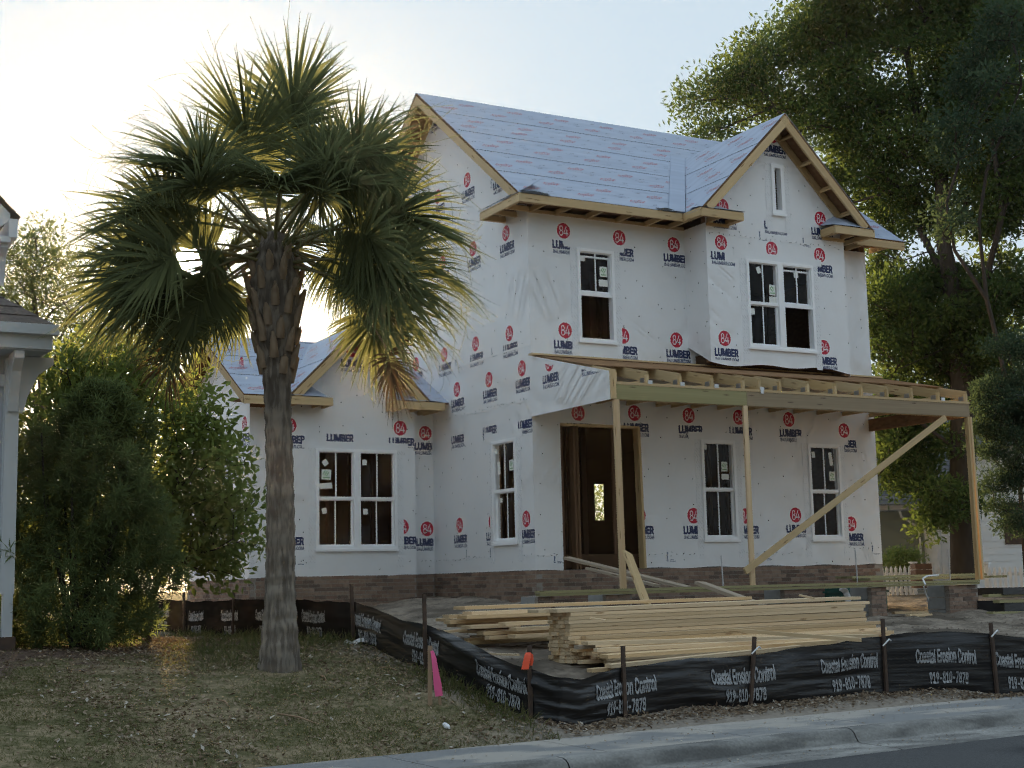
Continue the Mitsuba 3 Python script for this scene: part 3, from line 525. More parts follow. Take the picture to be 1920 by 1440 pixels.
# ---- roofs
def quad_sheet(parent, name, p, mtl, thick=.008, label=None):
    """a sheet given by its four corners (counter-clockwise seen from above)"""
    p = np.asarray(p, float); n = unit(np.cross(p[1] - p[0], p[2] - p[0])); b = p - n * thick; k = len(p)
    V = np.vstack([p, b]); F = [[0, i, i + 1] for i in range(1, k - 1)] + [[k, k + i + 1, k + i] for i in range(1, k - 1)]
    for i in range(k): j = (i + 1) % k; F += [[i, k + i, k + j], [i, k + j, j]]
    return part(parent, name, (V, np.array(F)), mtl, label=label)
def strip_poly(poly, fr_uv, v0, v1):
    g = poly.intersection(sbox(-100, v0, 100, v1)); return g
def roof_slope(org, ux, vv, poly, lap, seed, skipmarks=False, deck=True):
    """underlayment in lapped courses over a deck; poly in (u along, v up the slope)"""
    n = unit(np.cross(ux, vv)); n = n if n[2] > 0 else -n; fr = Frame(org, ux, vv, n); r = np.random.RandomState(seed)
    if deck: part(H, 'roof_deck', slab(fr, poly, -.006, -.03), 'sheathing')
    x0, v0, x1, v1 = poly.bounds; k = 0; v = v0
    while v < v1 - .05:
        e = min(v + lap, v1); g = poly.intersection(sbox(-100, v - .04 if k else v, 100, e))
        # wavy lower hem
        if k:
            xs = np.linspace(x0 - .1, x1 + .1, 40); hem = Polygon([(x, v - .03 + .012 * math.sin(x * 2.1 + seed + k) + r.uniform(-.004, .004)) for x in xs] + [(x1 + .1, e), (x0 - .1, e)]); g = poly.intersection(hem)
        g_all = g
        for g in [q for q in getattr(g_all, 'geoms', [g_all]) if q.geom_type == 'Polygon' and q.area > .01]:
            sh = part(H, 'underlayment_sheet', slab(fr, g, .004 + .0045 * k, .004 + .0045 * k - .0035), 'underlayment')
            line = g.intersection(LineString([(x, v - .03 + .012 * math.sin(x * 2.1 + seed + k)) for x in np.linspace(x0, x1, 60)]).buffer(.013)) if k else None
            if k and not line.is_empty: part(sh, 'hem', slab(fr, line if line.geom_type != 'GeometryCollection' else unary_union([q for q in line.geoms if q.area > 1e-6]), .0045 + .0045 * k, .003 + .0045 * k), 'black_edge')
            # printed arrows
            V, F, C = np.zeros((0, 3)), np.zeros((0, 3), int), np.zeros((0, 3))
            for row_, dv in ((0, .28), (1, .62)):
                for u in np.arange(x0 + .25 + .45 * row_ + r.uniform(0, .3), x1, 1.05 if not skipmarks else 1.0):
                    c = v + dv
                    ar = Polygon([(-.20, 0), (-.10, .075), (-.10, .04), (.08, .045), (.06, .09), (.20, .01), (.05, -.07), (.06, -.04), (-.09, -.045), (-.11, -.075)])
                    o1 = outline(affinity.translate(affinity.rotate(ar, 12), u, c), .014)
                    bars = unary_union([affinity.translate(affinity.skew(sbox(-.14 + q * .055, -.02, -.14 + q * .055 + .03, .028), 20), u + .01, c) for q in range(5)])
                    o2 = unary_union([affinity.rotate(sbox(u - .35, c + .09, u - .24, c + .106), 20), affinity.rotate(sbox(u + .26, c - .07, u + .38, c - .055), 15)])
                    lines = unary_union([sbox(u - .1, c - .16, u + .35, c - .154), sbox(u - .4, c + .15, u - .05, c + .156)])
                    for s, col in ((o1, (.40, .17, .20)), (bars, (.42, .22, .25)), (o2, (.17, .19, .26)), (lines, (.24, .27, .35))):
                        s = s.intersection(g.buffer(-.02))
                        if s.is_empty: continue
                        if s.geom_type == 'GeometryCollection': s = unary_union([q for q in s.geoms if q.area > 1e-7])
                        pv, pf = flat(fr, s, .0065 + .0045 * k)
                        if len(pf): F = np.vstack([F, pf + len(V)]); V = np.vstack([V, pv]); C = np.vstack([C, np.tile(col, (len(pv), 1))])
            if len(F): part(sh, 'print', (V, F), 'print_ink', kind='stuff', color=C)
        v = e; k += 1
GX0, GX1 = 11.02, 19.45
sl = math.hypot(3.89, 3.89 * .75)
# main front slope (cut along the valley so that it never runs through the bay's attic), back slope
cs = .8  # cos of the pitch
yv = lambda x: 19.56 + (1.94 - abs(x - BX)) / .75
mp = Polygon([(GX0, 0), (14.31, 0), (BX, (yv(BX) - 19.56) / cs), (18.23, 0), (GX1, 0), (GX1, sl), (GX0, sl)])
roof_slope((0, 19.56, 6.30), (1, 0, 0), (0, .8, .6), mp, .97, 1)
roof_slope((0, 27.34, 6.30), (1, 0, 0), (0, -.8, .6), sbox(GX0, 0, GX1, sl), 1.0, 2)
h2 = math.sqrt(.5)
bl = Polygon([(-19.08, 0), (-19.50, 0), (-yv(BX), 1.98 / h2), (-19.08, 1.98 / h2)])
roof_slope((14.29, 0, 6.26), (0, -1, 0), (h2, 0, h2), bl, .95, 3, True)
roof_slope((18.25, 0, 6.26), (0, -1, 0), (-h2, 0, h2), bl, .95, 4, True)
# valley flashing sheet, slightly proud
for s in (-1, 1):
    p0, p1 = A(BX + s * 1.96, 19.54, 6.29), A(BX, yv(BX), 8.24); d = A(0, .8, .6) * .0
    e1 = A(s * .30, 0, 0)
    quad_sheet(H, 'valley_sheet', [p0 + A(s * .34, 0, .03), p1 + A(s * .34, 0, .034), p1 + A(0, 0, .034), p0 + A(0, 0, .03)] if s > 0 else [p0 + A(0, 0, .03), p1 + A(0, 0, .034), p1 + A(-.34, 0, .034), p0 + A(-.34, 0, .03)], 'underlayment', .004)
# wing roof: ridge along X, bay ridge along Y
WGX, WEY, WRY = 7.60, 23.2, 25.8; wz = lambda y: 3.30 + .55 * (y - WEY)
wl = math.hypot(2.6, 2.6 * .55); wc = 2.6 / wl; VPK, VY0 = 4.64, 23.02
vhalf = VPK - 3.30
wyv = WEY + (VPK - 3.30) / .55
wp = Polygon([(WGX, 0), (VX - vhalf, 0), (VX, (wyv - WEY) / wc), (VX + vhalf, 0), (WX1 - .01, 0), (WX1 - .01, wl), (WGX, wl)])
roof_slope((0, WEY, 3.30), (1, 0, 0), (0, wc, wc * .55), wp, .97, 5)
roof_slope((0, 2 * WRY - WEY, 3.30), (1, 0, 0), (0, -wc, wc * .55), sbox(WGX, 0, WX1 - .01, wl), 1.0, 6)
vb = Polygon([(-VY0, 0), (-WEY - .0, 0), (-wyv, vhalf / h2), (-VY0, vhalf / h2)])
roof_slope((VX - vhalf, 0, 3.30), (0, -1, 0), (h2, 0, h2), vb, .95, 7, True)
roof_slope((VX + vhalf, 0, 3.30), (0, -1, 0), (-h2, 0, h2), vb, .95, 8, True)
for x0, x1, hgt in ((11.06, 11.6, .035), (13.75, 14.15, .04)):          # loose black hems lifting along the eave
    xs = np.linspace(x0, x1, 14); up_ = np.sin(np.linspace(0, math.pi, 14)) * hgt
    V = np.vstack([np.stack([xs, 0 * xs + 19.535, 6.300 + 0 * xs], -1), np.stack([xs, 0 * xs + 19.56, 6.318 + up_], -1), np.stack([xs, 0 * xs + 19.62, 6.358 + 0 * xs], -1)])
    part(H, 'loose_hem', (V, np.array([[r_ * 14 + k, r_ * 14 + k + 1, (r_ + 1) * 14 + k + 1, (r_ + 1) * 14 + k] for r_ in (0, 1) for k in range(13)])), 'black_edge')
# soffits, fascias, rakes: every board its own piece
def bd(name, p0, p1, w, h, up=(0, 0, 1), idv=0, m='spruce', **kw):
    s = MB(); s.board(p0, p1, w, h, up, idv); return wood(H, name, s, m, **kw)
FZ0, FZ1 = 6.155, 6.295; fm = (FZ0 + FZ1) / 2; fh = FZ1 - FZ0
bd('fascia', (GX0 + .04, 19.56 + .019, fm), (14.27, 19.56 + .019, fm), .038, fh, idv=101, label='long pale fascia board under the main front eave')
bd('fascia', (14.29 + .019, 19.60, fm), (14.29 + .019, 19.08, fm), .038, fh, idv=102); bd('fascia', (14.33, 19.08 + .019, fm), (15.23, 19.08 + .019, fm), .038, fh, idv=103); bd('fascia', (15.211, 19.12, fm), (15.211, 19.495, fm), .038, fh, idv=104)
bd('fascia', (17.31, 19.08 + .019, fm), (18.25, 19.08 + .019, fm), .038, fh, idv=105); bd('fascia', (17.329, 19.12, fm), (17.329, 19.495, fm), .038, fh, idv=106); bd('fascia', (18.231, 19.12, fm), (18.231, 19.6, fm), .038, fh, idv=107)
bd('fascia', (18.26, 19.58, fm - .02), (GX1, 19.58, fm - .02), .038, fh, idv=108)
bd('fascia', (GX0 + .019, 19.56, fm), (GX0 + .019, 20.95, fm), .038, fh, idv=109, label='fascia of the eave return on the left side')
bd('fascia', (GX0 + .04, 20.93, fm), (XL - .005, 20.93, fm), .038, fh, idv=110)
for k, x in enumerate([11.06 + .0, 11.55, 12.05, 12.66, 13.27, 13.88, 18.5, 19.1]): bd('lookout', (x, 19.60, 6.20), (x, YF - .005, 6.20), .038, .085, idv=120 + k)
for k, x in enumerate([14.37, 14.75, 15.15, 17.40, 17.8, 18.18]): bd('lookout', (x, 19.12, 6.20), (x, 19.495 if BL < x < BR else 20.1, 6.20), .038, .085, idv=130 + k)
for k, y in enumerate([19.64, 20.1, 20.5, 20.9]): bd('lookout', (GX0 + .04, y, 6.20), (XL - .005, y, 6.20), .038, .085, idv=140 + k)
bd('ledger_strip', (XL, YF - .02, 6.19), (14.69, YF - .02, 6.19), .036, .05, idv=146); bd('ledger_strip', (BL + .01, BY - .02, 6.14), (15.2, BY - .02, 6.14), .036, .05, idv=147); bd('ledger_strip', (17.34, BY - .02, 6.14), (BR, BY - .02, 6.14), .036, .05, idv=148)
for nm, q in (('eave_deck', [(GX0, 19.6, 6.275), (14.3, 19.6, 6.275), (14.3, YF, 6.30), (GX0, YF, 6.30)]), ('eave_deck', [(14.3, 19.1, 6.275), (15.22, 19.1, 6.275), (15.22, 19.49, 6.28), (14.3, 19.6, 6.28)]), ('eave_deck', [(17.32, 19.1, 6.275), (18.24, 19.1, 6.275), (18.24, 19.6, 6.28), (17.32, 19.49, 6.28)]), ('eave_deck', [(18.24, 19.6, 6.26), (GX1, 19.6, 6.26), (GX1, YF, 6.28), (18.24, YF, 6.28)]), ('eave_deck', [(GX0, YF, 6.275), (XL - .005, YF, 6.275), (XL - .005, 20.93, 6.28), (GX0, 20.93, 6.28)])): quad_sheet(H, nm, q, 'sheathing', .012)
# little sloped roofs over the eave returns
def mini(x0, x1, yf, yw, zl, zh, m='underlayment'):
    g = np.linspace(0, 1, 9); V, F = [], []; r = np.random.RandomState(int(x0 * 100))
    for b in g:
        for a in g:
            side_ = min(1, (a if x0 < x1 else 1 - a) * 2.2 + .25, (1 - a) * 2.2 + .25)
            V.append((x0 + (x1 - x0) * a, yf + (yw - yf) * b, zl + (zh - zl) * b * side_ + r.uniform(0, .012)))
    for b in range(8):
        for a in range(8): F.append([b * 9 + a, b * 9 + a + 1, b * 9 + a + 10, b * 9 + a + 9])
    part(H, 'return_roof', (np.array(V), np.array(F)), m, smooth=True)
mini(14.27, 15.25, 19.06, 19.498, 6.30, 6.50); mini(17.29, 18.27, 19.06, 19.498, 6.30, 6.58)
quad_sheet(H, 'return_roof', [(GX0 - .02, 19.58, 6.305), (XL - .002, 19.58, 6.60), (XL - .002, 20.97, 6.60), (GX0 - .02, 20.97, 6.305)][::1], 'underlayment', .006)
quad_sheet(H, 'return_roof', [(GX0 - .024, 19.8, 6.318), (GX0 + .12, 19.8, 6.40), (GX0 + .1, 20.97, 6.385), (GX0 - .024, 20.97, 6.318)], 'black_edge', .004)
# rakes: gable end on the left, bay gable in front
def rake(p0, p1, up, idv, w=.038, h=.14, m='spruce', **kw): return bd('rake_board', p0, p1, w, h, up, idv, m, **kw)
nup = A(0, -.6, .8); off = nup * -.105
rake(A(GX0 + .019, 19.60, roof_main(19.60)) + off, A(GX0 + .019, 23.43, roof_main(23.43)) + off, nup, 151, label='pale rake board of the left gable'); nb = A(0, .6, .8)
rake(A(GX0 + .019, 27.3, roof_main(19.60)) - nb * .105, A(GX0 + .019, 23.47, roof_main(23.43)) - nb * .105, nb, 152)
rake(A(XL - .03, 20.1, roof_main(20.1)) + nup * -.11, A(XL - .03, 23.43, roof_main(23.43)) + nup * -.11, nup, 153); rake(A(XL - .03, 26.8, roof_main(20.1)) - nb * .11, A(XL - .03, 23.47, roof_main(23.43)) - nb * .11, nb, 154)
for k in range(6):
    y = 20.2 + k * .6; z = roof_main(y)
    bd('lookout', A(GX0 + .04, y, z) + nup * -.1, A(XL - .05, y, z) + nup * -.1, .038, .09, nup, 160 + k); bd('lookout', A(GX0 + .04, 46.9 - y, z) - nb * .1, A(XL - .05, 46.9 - y, z) - nb * .1, .038, .09, nb, 170 + k)
def gable_rake(cx, pk, y0, yw, foot, step, ids):
    for s in (-1, 1):
        n = A(s * h2, 0, h2); xf = cx + s * foot
        z = lambda x: pk - abs(x - cx)
        rake(A(xf, y0 + .019, z(xf)) - n * .105, A(cx - s * -.0, y0 + .019, z(cx)) - n * .105 + A(s * .0, 0, -.0), n, ids + (s > 0), label=None)
        rake(A(cx + s * (foot - .25), yw - .03, z(cx + s * (foot - .25))) - n * .12, A(cx, yw - .03, pk) - n * .12, n, ids + 2 + (s > 0), .038, .13)
        for q in range(int(foot / step) + 1):
            x = cx + s * (.28 + q * step)
            if abs(x - cx) > foot - .1: break
            bd('lookout', A(x, y0 + .04, z(x)) - n * .095, A(x, yw - .05, z(x)) - n * .095, .038, .11, n, ids + 4 + q)
gable_rake(BX, 8.24, 19.08, BY, 1.86, .43, 180); gable_rake(VX, VPK, VY0, VY, 1.30, .43, 200)
# wing fascias and returns
W0, W1 = 3.135, 3.275; wm = (W0 + W1) / 2
for a, b, q in (((WGX, WEY, 0), (VX - vhalf, WEY, 0), 1), ((VX - vhalf + .02, VY0 + .019, 0), (9.15, VY0 + .019, 0), 2), ((VX - vhalf + .019, VY0, 0), (VX - vhalf + .019, WEY, 0), 3), ((10.36, VY0 + .019, 0), (11.32, VY0 + .019, 0), 4), ((9.131, VY0 + .04, 0), (9.131, VY - .005, 0), 5), ((10.379, VY0 + .04, 0), (10.379, VY - .005, 0), 6), ((11.30, VY0 + .04, 0), (11.30, WY - .005, 0), 7)):
    bd('fascia', A(*a) + A(0, 0, wm), A(*b) + A(0, 0, wm), .038, W1 - W0, idv=215 + q)
mini(VX - vhalf - .02, 9.17, VY0 - .02, VY - .002, 3.285, 3.56); mini(10.34, 11.35, VY0 - .02, VY - .002, 3.285, 3.56)
for q in ([(VX - vhalf, VY0 + .02, 3.24), (9.14, VY0 + .02, 3.24), (9.14, VY, 3.25), (VX - vhalf, VY, 3.25)], [(10.37, VY0 + .02, 3.24), (11.31, VY0 + .02, 3.24), (11.31, WY, 3.25), (10.37, WY, 3.25)], [(WGX, WEY, 3.25), (VX - vhalf, WEY, 3.25), (VX - vhalf, WY, 3.26), (WGX, WY, 3.26)]): quad_sheet(H, 'eave_deck', q, 'sheathing', .012)
for k, x in enumerate((8.5, 8.95, 10.5, 10.85, 11.2)): bd('lookout', (x, VY0 + .04, 3.18), (x, VY if VL < x < VR else WY, 3.18), .038, .085, idv=225 + k)
wn = unit(A(0, -.55, 1)); wn2 = unit(A(0, .55, 1))
rake(A(WGX + .019, WEY, wz(WEY)) - wn * .1, A(WGX + .019, WRY - .02, wz(WRY)) - wn * .1, wn, 231); rake(A(WGX + .019, 2 * WRY - WEY, wz(WEY)) - wn2 * .1, A(WGX + .019, WRY + .02, wz(WRY)) - wn2 * .1, wn2, 232)

# ---- porch
PY = 17.715; pmain = lambda y: 3.15 + (3.72 - 3.15) / (YF - PY) * (y - PY)
s = slab(pside, Polygon([(-YF + .001, 2.70), (-PY - .02, 2.695), (-PY - .02, pmain(PY) - .03), (-YF + .001, 3.72)]), .012, -.008); part(H, 'wall_wrap', s, 'house_wrap', label='wrap folded round the left end of the porch roof')
gp = Polygon([(-YF, 2.72), (-PY - .05, 2.72), (-PY - .05, 3.09), (-YF, 3.62)])
for y, z in ((19.50, 3.50), (18.30, 3.54)): mark(pside, -y, z, 'dlc', keep=gp, d=.0135)
part(H, 'sheathing', slab(pside, Polygon([(-YF + .001, 2.71), (-PY - .05, 2.71), (-PY - .05, 3.08), (-YF + .001, 3.66)]), -.01, -.05), 'sheathing')
bd('beam', (11.545, PY + .02, 2.81), (14.03, PY + .02, 2.81), .045, .225, idv=241, m='treated', label='greenish treated half of the porch beam')
bd('beam', (14.034, PY + .02, 2.81), (18.91, PY + .02, 2.81), .045, .225, idv=242, m='old_timber', label='grey brown half of the porch beam')
bd('beam', (11.56, PY + .10, 2.81), (18.90, PY + .10, 2.81), .09, .22, idv=243)
bd('beam', (18.87, PY + .15, 2.81), (18.87, YF, 2.81), .08, .225, idv=244, m='sheathing')
bd('top_plate', (11.555, PY + .06, 2.945), (18.92, PY + .06, 2.945), .14, .04, idv=245)
bd('corner_post', (11.525, PY + .0, 2.70), (11.515, PY, 3.15), .035, .09, (1, 0, 0), idv=246)
tx = [11.57, 12.15, 12.76, 13.37, 13.98, 14.30, 14.72, 15.30, 15.88, 16.45, 17.02, 17.58, 18.2, 18.86]
for k, x in enumerate(tx):
    n = unit(A(0, -.2343, 1))
    bd('rafter', A(x, PY + .02, pmain(PY) - .08), A(x, YF - .04, pmain(YF) - .08), .042, .155, n, 250 + k)
    bd('ceiling_joist', A(x, PY + .06, 3.0), A(x, YF - .01, 3.0), .042, .075, idv=270 + k)
    bd('rafter_heel', A(x + .001, PY + .03, 2.967), A(x + .001, PY + .03, pmain(PY) - .05), .045, .06, (0, 1, 0), idv=290 + k)
    if k not in (0, 5):
        m = MB(); m.box((x - .028, PY + .05, 2.985), (x - .0225, PY + .16, 3.06)); wood(H, 'nail_plate', m, 'galvanised')
for k, x in enumerate((12.2, 12.8, 13.45, 14.35, 18.3)):
    m = MB(); m.box((x - .05, PY - .012, 2.955), (x + .03, PY + .004, 3.01)); m.box((x - .045, PY - .02, 2.90), (x + .01, PY - .003, 2.958)) if k in (3,) else None; wood(H, 'hurricane_tie', m, 'galvanised')
bd('ledger', (XL + .01, YF - .022, 3.66), (18.95, YF - .022, 3.66), .04, .18, idv=310, m='old_timber', label='ledger board where the porch roof meets the front wall')
for a, b in ((11.50, 13.36), (13.365, 15.8), (15.805, 18.2), (18.205, 18.96)):
    quad_sheet(H, 'porch_deck_sheet', [(a, PY + .62, pmain(PY + .62) + .016), (b, PY + .62, pmain(PY + .62) + .016), (b, YF - .045, pmain(YF - .045) + .016), (a, YF - .045, pmain(YF - .045) + .016)], 'sheathing', .015)
for k, (x0, x1, y) in enumerate(((11.38, 14.6, 19.95), (14.4, 18.96, 19.90))): bd('roof_batten', (x0, y, pmain(y) + .035), (x1, y, pmain(y) + .03), .12, .03, idv=311 + k, m='spruce')
for k, (x0, x1, w) in enumerate(((11.60, 11.575, .1), (14.0, 14.0, .085), (18.87, 18.86, .045), (18.96, 18.915, .045))):
    bd('porch_post', (x0, PY + .02, -.115), (x1, PY + .02, 2.697), w, .04 if k < 2 else .085, (0, 1, 0), idv=320 + k, m='new_spruce' if k < 2 else 'spruce', label=[None, None, None, None][k])
    if k < 2: bd('porch_post', (x0 + .03, PY + .067, -.115), (x1 + .03, PY + .067, 2.697), .04, .05, (0, 1, 0), idv=330 + k)
bd('diagonal_brace', (13.82, PY - .03, .10), (18.29, PY - .03, 2.66), .04, .10, (-.5, 0, 1), idv=335, m='spruce', label='long diagonal brace across the porch')
bd('deck_plate', (10.15, PY + .04, -.138), (15.4, PY + .04, -.13), .14, .036, idv=340, m='treated'); bd('deck_plate', (15.41, PY + .04, -.132), (18.86, PY + .04, -.135), .14, .036, idv=341, m='treated'); bd('deck_plate', (10.16, PY + .04, -.178), (18.85, PY + .04, -.176), .14, .036, idv=342, m='treated')
for k, x in enumerate((13.6, 16.35, 18.45)): m = MB(); m.tube([(x, PY + .25, -.2), (x - .01, PY + .25, .42 if k else .35)], .011, 6); wood(H, 'anchor_rod', m, 'galvanised')

# ---- brick foundation and porch piers
BRK = dict(L=.203, h=.057, j=.0105)
def brickwork(fr, u0, u1, z0, z1, depth=.09, seed=0, closers=False):
    """courses from z1 down; returns [(front area position, mesh)]"""
    r = np.random.RandomState(seed); out = []; z = z1; c = 0
    while z > z0:
        o = (c % 2) * .107; u = u0 - o
        while u < u1 - .02:
            a, b = max(u, u0), min(u + BRK['L'], u1)
            if b - a > .04: out.append((a, b, z - BRK['h'], z, r.uniform(-.003, .004), r.randint(1, 9999)))
            u += BRK['L'] + BRK['j']
        z -= BRK['h'] + BRK['j']; c += 1
    return [(fr, *q, depth) for q in out]
def brick_mesh(q):
    fr, a, b, z0, z1, d, i, depth = q
    V = np.array([fr.at(x, z, y) for y in (d - .0, d - depth) for z in (z0, z1) for x in (a, b)])
    F = [[0, 1, 3, 2], [4, 6, 7, 5], [0, 4, 5, 1], [2, 3, 7, 6], [0, 2, 6, 4], [1, 5, 7, 3]]
    if np.cross(fr.u, fr.v) @ fr.n < 0: F = [f[::-1] for f in F]
    return V, np.array(F), np.tile([0, i], (8, 1))
fnd = num(H + '__foundation'); single, rest = [], []
off_ = lambda f, d: Frame(f.o + f.n * d, f.u, f.v, f.n)
groups = [(off_(wbay, .0), VL, VR, -.38, ZB - .01, True), (off_(wfront, .0), VR, WX1 - .01, -.32, ZB - .01, True), (off_(side, .0), -WY, -YF, -.36, ZB - .01, True), (off_(front, 0), XL, 13.9, -.62, ZB - .01, True),
          (off_(front, 0), 13.9, XR, -.72, ZB - .01, False), (off_(wfront, 0), WX0, VL, -.5, ZB - .01, False), (off_(wside, 0), -27.7, -WY, -.6, ZB - .03, False)]
mort = MB()
for n, (fr, u0, u1, z0, z1, sgl) in enumerate(groups):
    b = brickwork(fr, u0, u1, z0, z1, .09, n); (single if sgl else rest).extend(b)
    V, F = slab(fr, sbox(u0, z0 - .1, u1, z1 + .005), -.008, -.12); mort.add(V, F)
for fr, u0, u1 in ((off_(back, -.02), -XR, -XL), (off_(right, 0), YF, YB), (off_(wback, -.02), -WX1, -WX0), (off_(side, 0), -YB, -WY + .02)): mort.add(*slab(fr, sbox(u0, -.8, u1, ZB), -.008, -.2))
single.sort(key=lambda q: -q[4]); rest += single[300:]; single = single[:300]
for q in single:
    V, F, uv = brick_mesh(q); part(fnd, 'brick', (V, F), 'brick', uv=uv)
mb = MB()
for q in rest: mb.add(*brick_mesh(q))
put(fnd + '__far_bricks', mb.m, 'brick', 'remaining bricks of the foundation wall', 'stuff', uv=mb.uv); put(fnd + '__mortar', mort.m, 'mortar')
for n, (x0, x1, z0) in enumerate(((10.15, 10.42, -.62), (11.30, 11.75, -.75), (14.62, 15.10, -.85), (16.43, 16.75, -.85), (18.17, 18.85, -.75))):
    pr_ = num(H + '__pier'); ff = Frame((0, PY + .02, 0), (1, 0, 0), (0, 0, 1), (0, -1, 0)); mb = MB()
    for q in brickwork(ff, x0, x1, z0, -.205, .09, 50 + n): mb.add(*brick_mesh(q))
    put(pr_ + '__bricks', mb.m, 'brick', kind='stuff', uv=mb.uv)
    V, F = slab(ff, sbox(x0, z0, x1, -.2), -.009, -.10); put(pr_ + '__mortar', (V, F), 'mortar')
    for k, (za, zb_) in enumerate(((-.395, -.2), (-.6, -.405), (-.81, -.61))):
        m = MB(); m.box((x0 + .01, PY + .14, za), (x1 - .01, PY + .54, zb_)); put(num(pr_ + '__block'), m.m, 'concrete_block')
m = MB(); m.tube([(15.95, PY + .2, -.2), (16.02, PY + .18, -.25), (16.06, PY + .18, -.34), (16.06, PY + .18, -.45)], .05, 10); wood(H, 'drain_pipe', m, 'white_plastic')

# ---------------------------------------------------------------- lumber on the lot
def spot(px, py, d): return (FWD + RIGHT * (px - 960) / FOC - UP * (py - 720) / FOC) * d     # a point at its own distance d (metres)
def azd(a): return A(math.sin(math.radians(a)), math.cos(math.radians(a)), 0)
def loose(name, p0, p1, w, h, m, label, cat, group=None, up=(0, 0, 1), idv=None):
    s = MB(); s.board(p0, p1, w, h, up, rs.randint(400, 4000) if idv is None else idv); return solo(name, s.m, m, label, cat, group, uv=s.uv)
LD, LE = azd(82), azd(-8)
a0 = A(7.95, 13.23, -.325)
for c in range(4):
    for l in range(13):
        j = rs.normal() * .014; L = 4.88 + rs.uniform(-.05, .05)
        p = a0 + LE * (.045 + c * .0925 + rs.uniform(-.002, .002)) + LD * j + A(0, 0, -.022 - l * .0415)
        dz = A(0, 0, .02) if l < 1 else A(0, 0, 0)
        loose('lumber_board', p, p + LD * L + A(0, 0, rs.uniform(-.004, .004)), .088, .038, 'new_spruce', 'pale sawn board stacked flush in the tall lumber pile behind the silt fence', 'board', 'boards of the tall lumber stack')
for c, n, top in ((0, 7, -.60), (1, 5, -.68), (2, 4, -.735), (3, 3, -.78)):
    for l in range(n):
        p = a0 * A(1, 1, 0) - LE * (.05 + c * .094) + LD * rs.uniform(-.02, .30) + A(0, 0, top - l * .0415)
        q = azd(82 + rs.uniform(-1.2, 1.2)); loose('lumber_board', p, p + q * (4.9 + rs.uniform(-.3, .2)), .088, .038, 'new_spruce', 'pale sawn board in the stepped layers along the front foot of the lumber pile', 'board', 'boards stepped along the foot of the lumber stack')
for l, (sh, wd) in enumerate(((-.28, .19), (-.16, .14))):
    p = a0 + LE * (.27 - l * .2) + LD * sh + A(0, 0, .02 + .0); loose('lumber_board', p, p + LD * 4.95 + A(0, 0, .02), wd, .038, 'new_spruce', ['wide pale board lying on top of the tall lumber stack at its back edge', 'pale board lying on top of the tall lumber stack at its front edge'][l], 'board')
for x0, y0, d0, x1, y1, d1, w, lab in ((1096, 1206, 15.75, 1640, 1192, 17.6, .14, 'uppermost loose board lying on the front step of the lumber pile'), (1116, 1219, 15.6, 1600, 1196, 17.0, .09, 'slightly twisted loose board second from the top on the front of the lumber pile'),
                                       (1132, 1231, 15.45, 1560, 1203, 16.7, .185, 'wide loose board resting on the front of the lumber pile above the lowest one'), (1140, 1249, 15.25, 1500, 1213, 16.3, .14, 'lowest loose board leaning along the silt fence in front of the lumber pile'),
                                       (1357, 1180, 16.3, 1615, 1200, 16.0, .09, 'short board slanting down across the others on the right of the lumber pile'), (1105, 1257, 15.2, 1190, 1251, 15.5, .09, 'short end of a board on the soil just behind the silt fence'), (1080, 1214, 15.8, 1112, 1212, 15.9, .09, 'weathered grey board end in the front of the lumber pile')):
    loose('lumber_board', spot(x0, y0, d0 * .93), spot(x1, y1, d1 * .93), w, .038, 'weathered' if 'grey' in lab else 'new_spruce', lab, 'board')
for x, y, d, w, L, lab in ((861, 1140, 18.2, .235, 5, 'wide white board on top of the low lumber stack left of the tall one'), (876, 1150, 18.0, .19, 5, 'board just under the wide top board of the low lumber stack'), (836, 1156, 18.0, .14, 4.6, 'board reaching farthest left in the low lumber stack'), (866, 1157, 17.8, .19, 4.6, 'long pale board in the middle of the low lumber stack'),
                         (838, 1167, 17.9, .14, 3, 'board under the one reaching farthest left in the low lumber stack'), (873, 1176, 17.6, .19, .75, 'short wide board end jutting from the low lumber stack'), (941, 1170, 17.6, .14, 3, 'board with a slanting cut end beside the tall lumber stack'), (961, 1180, 17.5, .14, 3, 'thick board end low beside the tall lumber stack'),
                         (900, 1188, 17.6, .14, 1.2, 'short board near the bottom of the low lumber stack'), (913, 1196, 17.5, .09, 1.6, 'narrow board under the short one at the bottom of the low lumber stack'), (959, 1193, 17.4, .14, 2.5, 'white board near the soil beside the tall lumber stack'), (874, 1200, 17.9, .09, 3, 'dark bearer under the low lumber stack'), (868, 1206, 17.7, .09, 3, 'lowest bearer on the soil under the low lumber stack')):
    p = spot(x, y, d * .93); q = azd(82 + rs.uniform(-2.5, 2.5)); loose('lumber_board', p, p + q * L, w, .04, 'spruce' if 'bearer' in lab else 'new_spruce', lab, 'board')
for l in range(4):
    for c in range(3):
        p = spot(872 + 22 * l, 1163 + 11 * l, 17.2) + LE * (.2 * c + .15); loose('lumber_board', p, p + LD * (4.2 - .3 * l), .185, .039, 'new_spruce', 'board in the back layers of the low lumber stack', 'board', 'boards at the back of the low lumber stack')
loose('lumber_board', spot(800, 1188, 16.4), spot(874, 1181, 16.6), .06, .03, 'new_spruce', 'thin white board lying on the soil left of the lumber stacks', 'board')
loose('scrap_board', spot(1675, 1149, 23.6), spot(1738, 1148, 23.7), .14, .04, 'new_spruce', 'short pale offcut on the soil under the porch, the upper of two', 'board')
loose('scrap_board', spot(1702, 1154, 23.2), spot(1744, 1153, 23.3), .14, .04, 'new_spruce', 'short pale offcut on the soil under the porch, the lower of two', 'board')
loose('scrap_board', spot(918, 1226, 14.6), spot(972, 1228, 14.3), .03, .02, 'new_spruce', 'thin pale stick on the soil left of the white strap', 'stick')
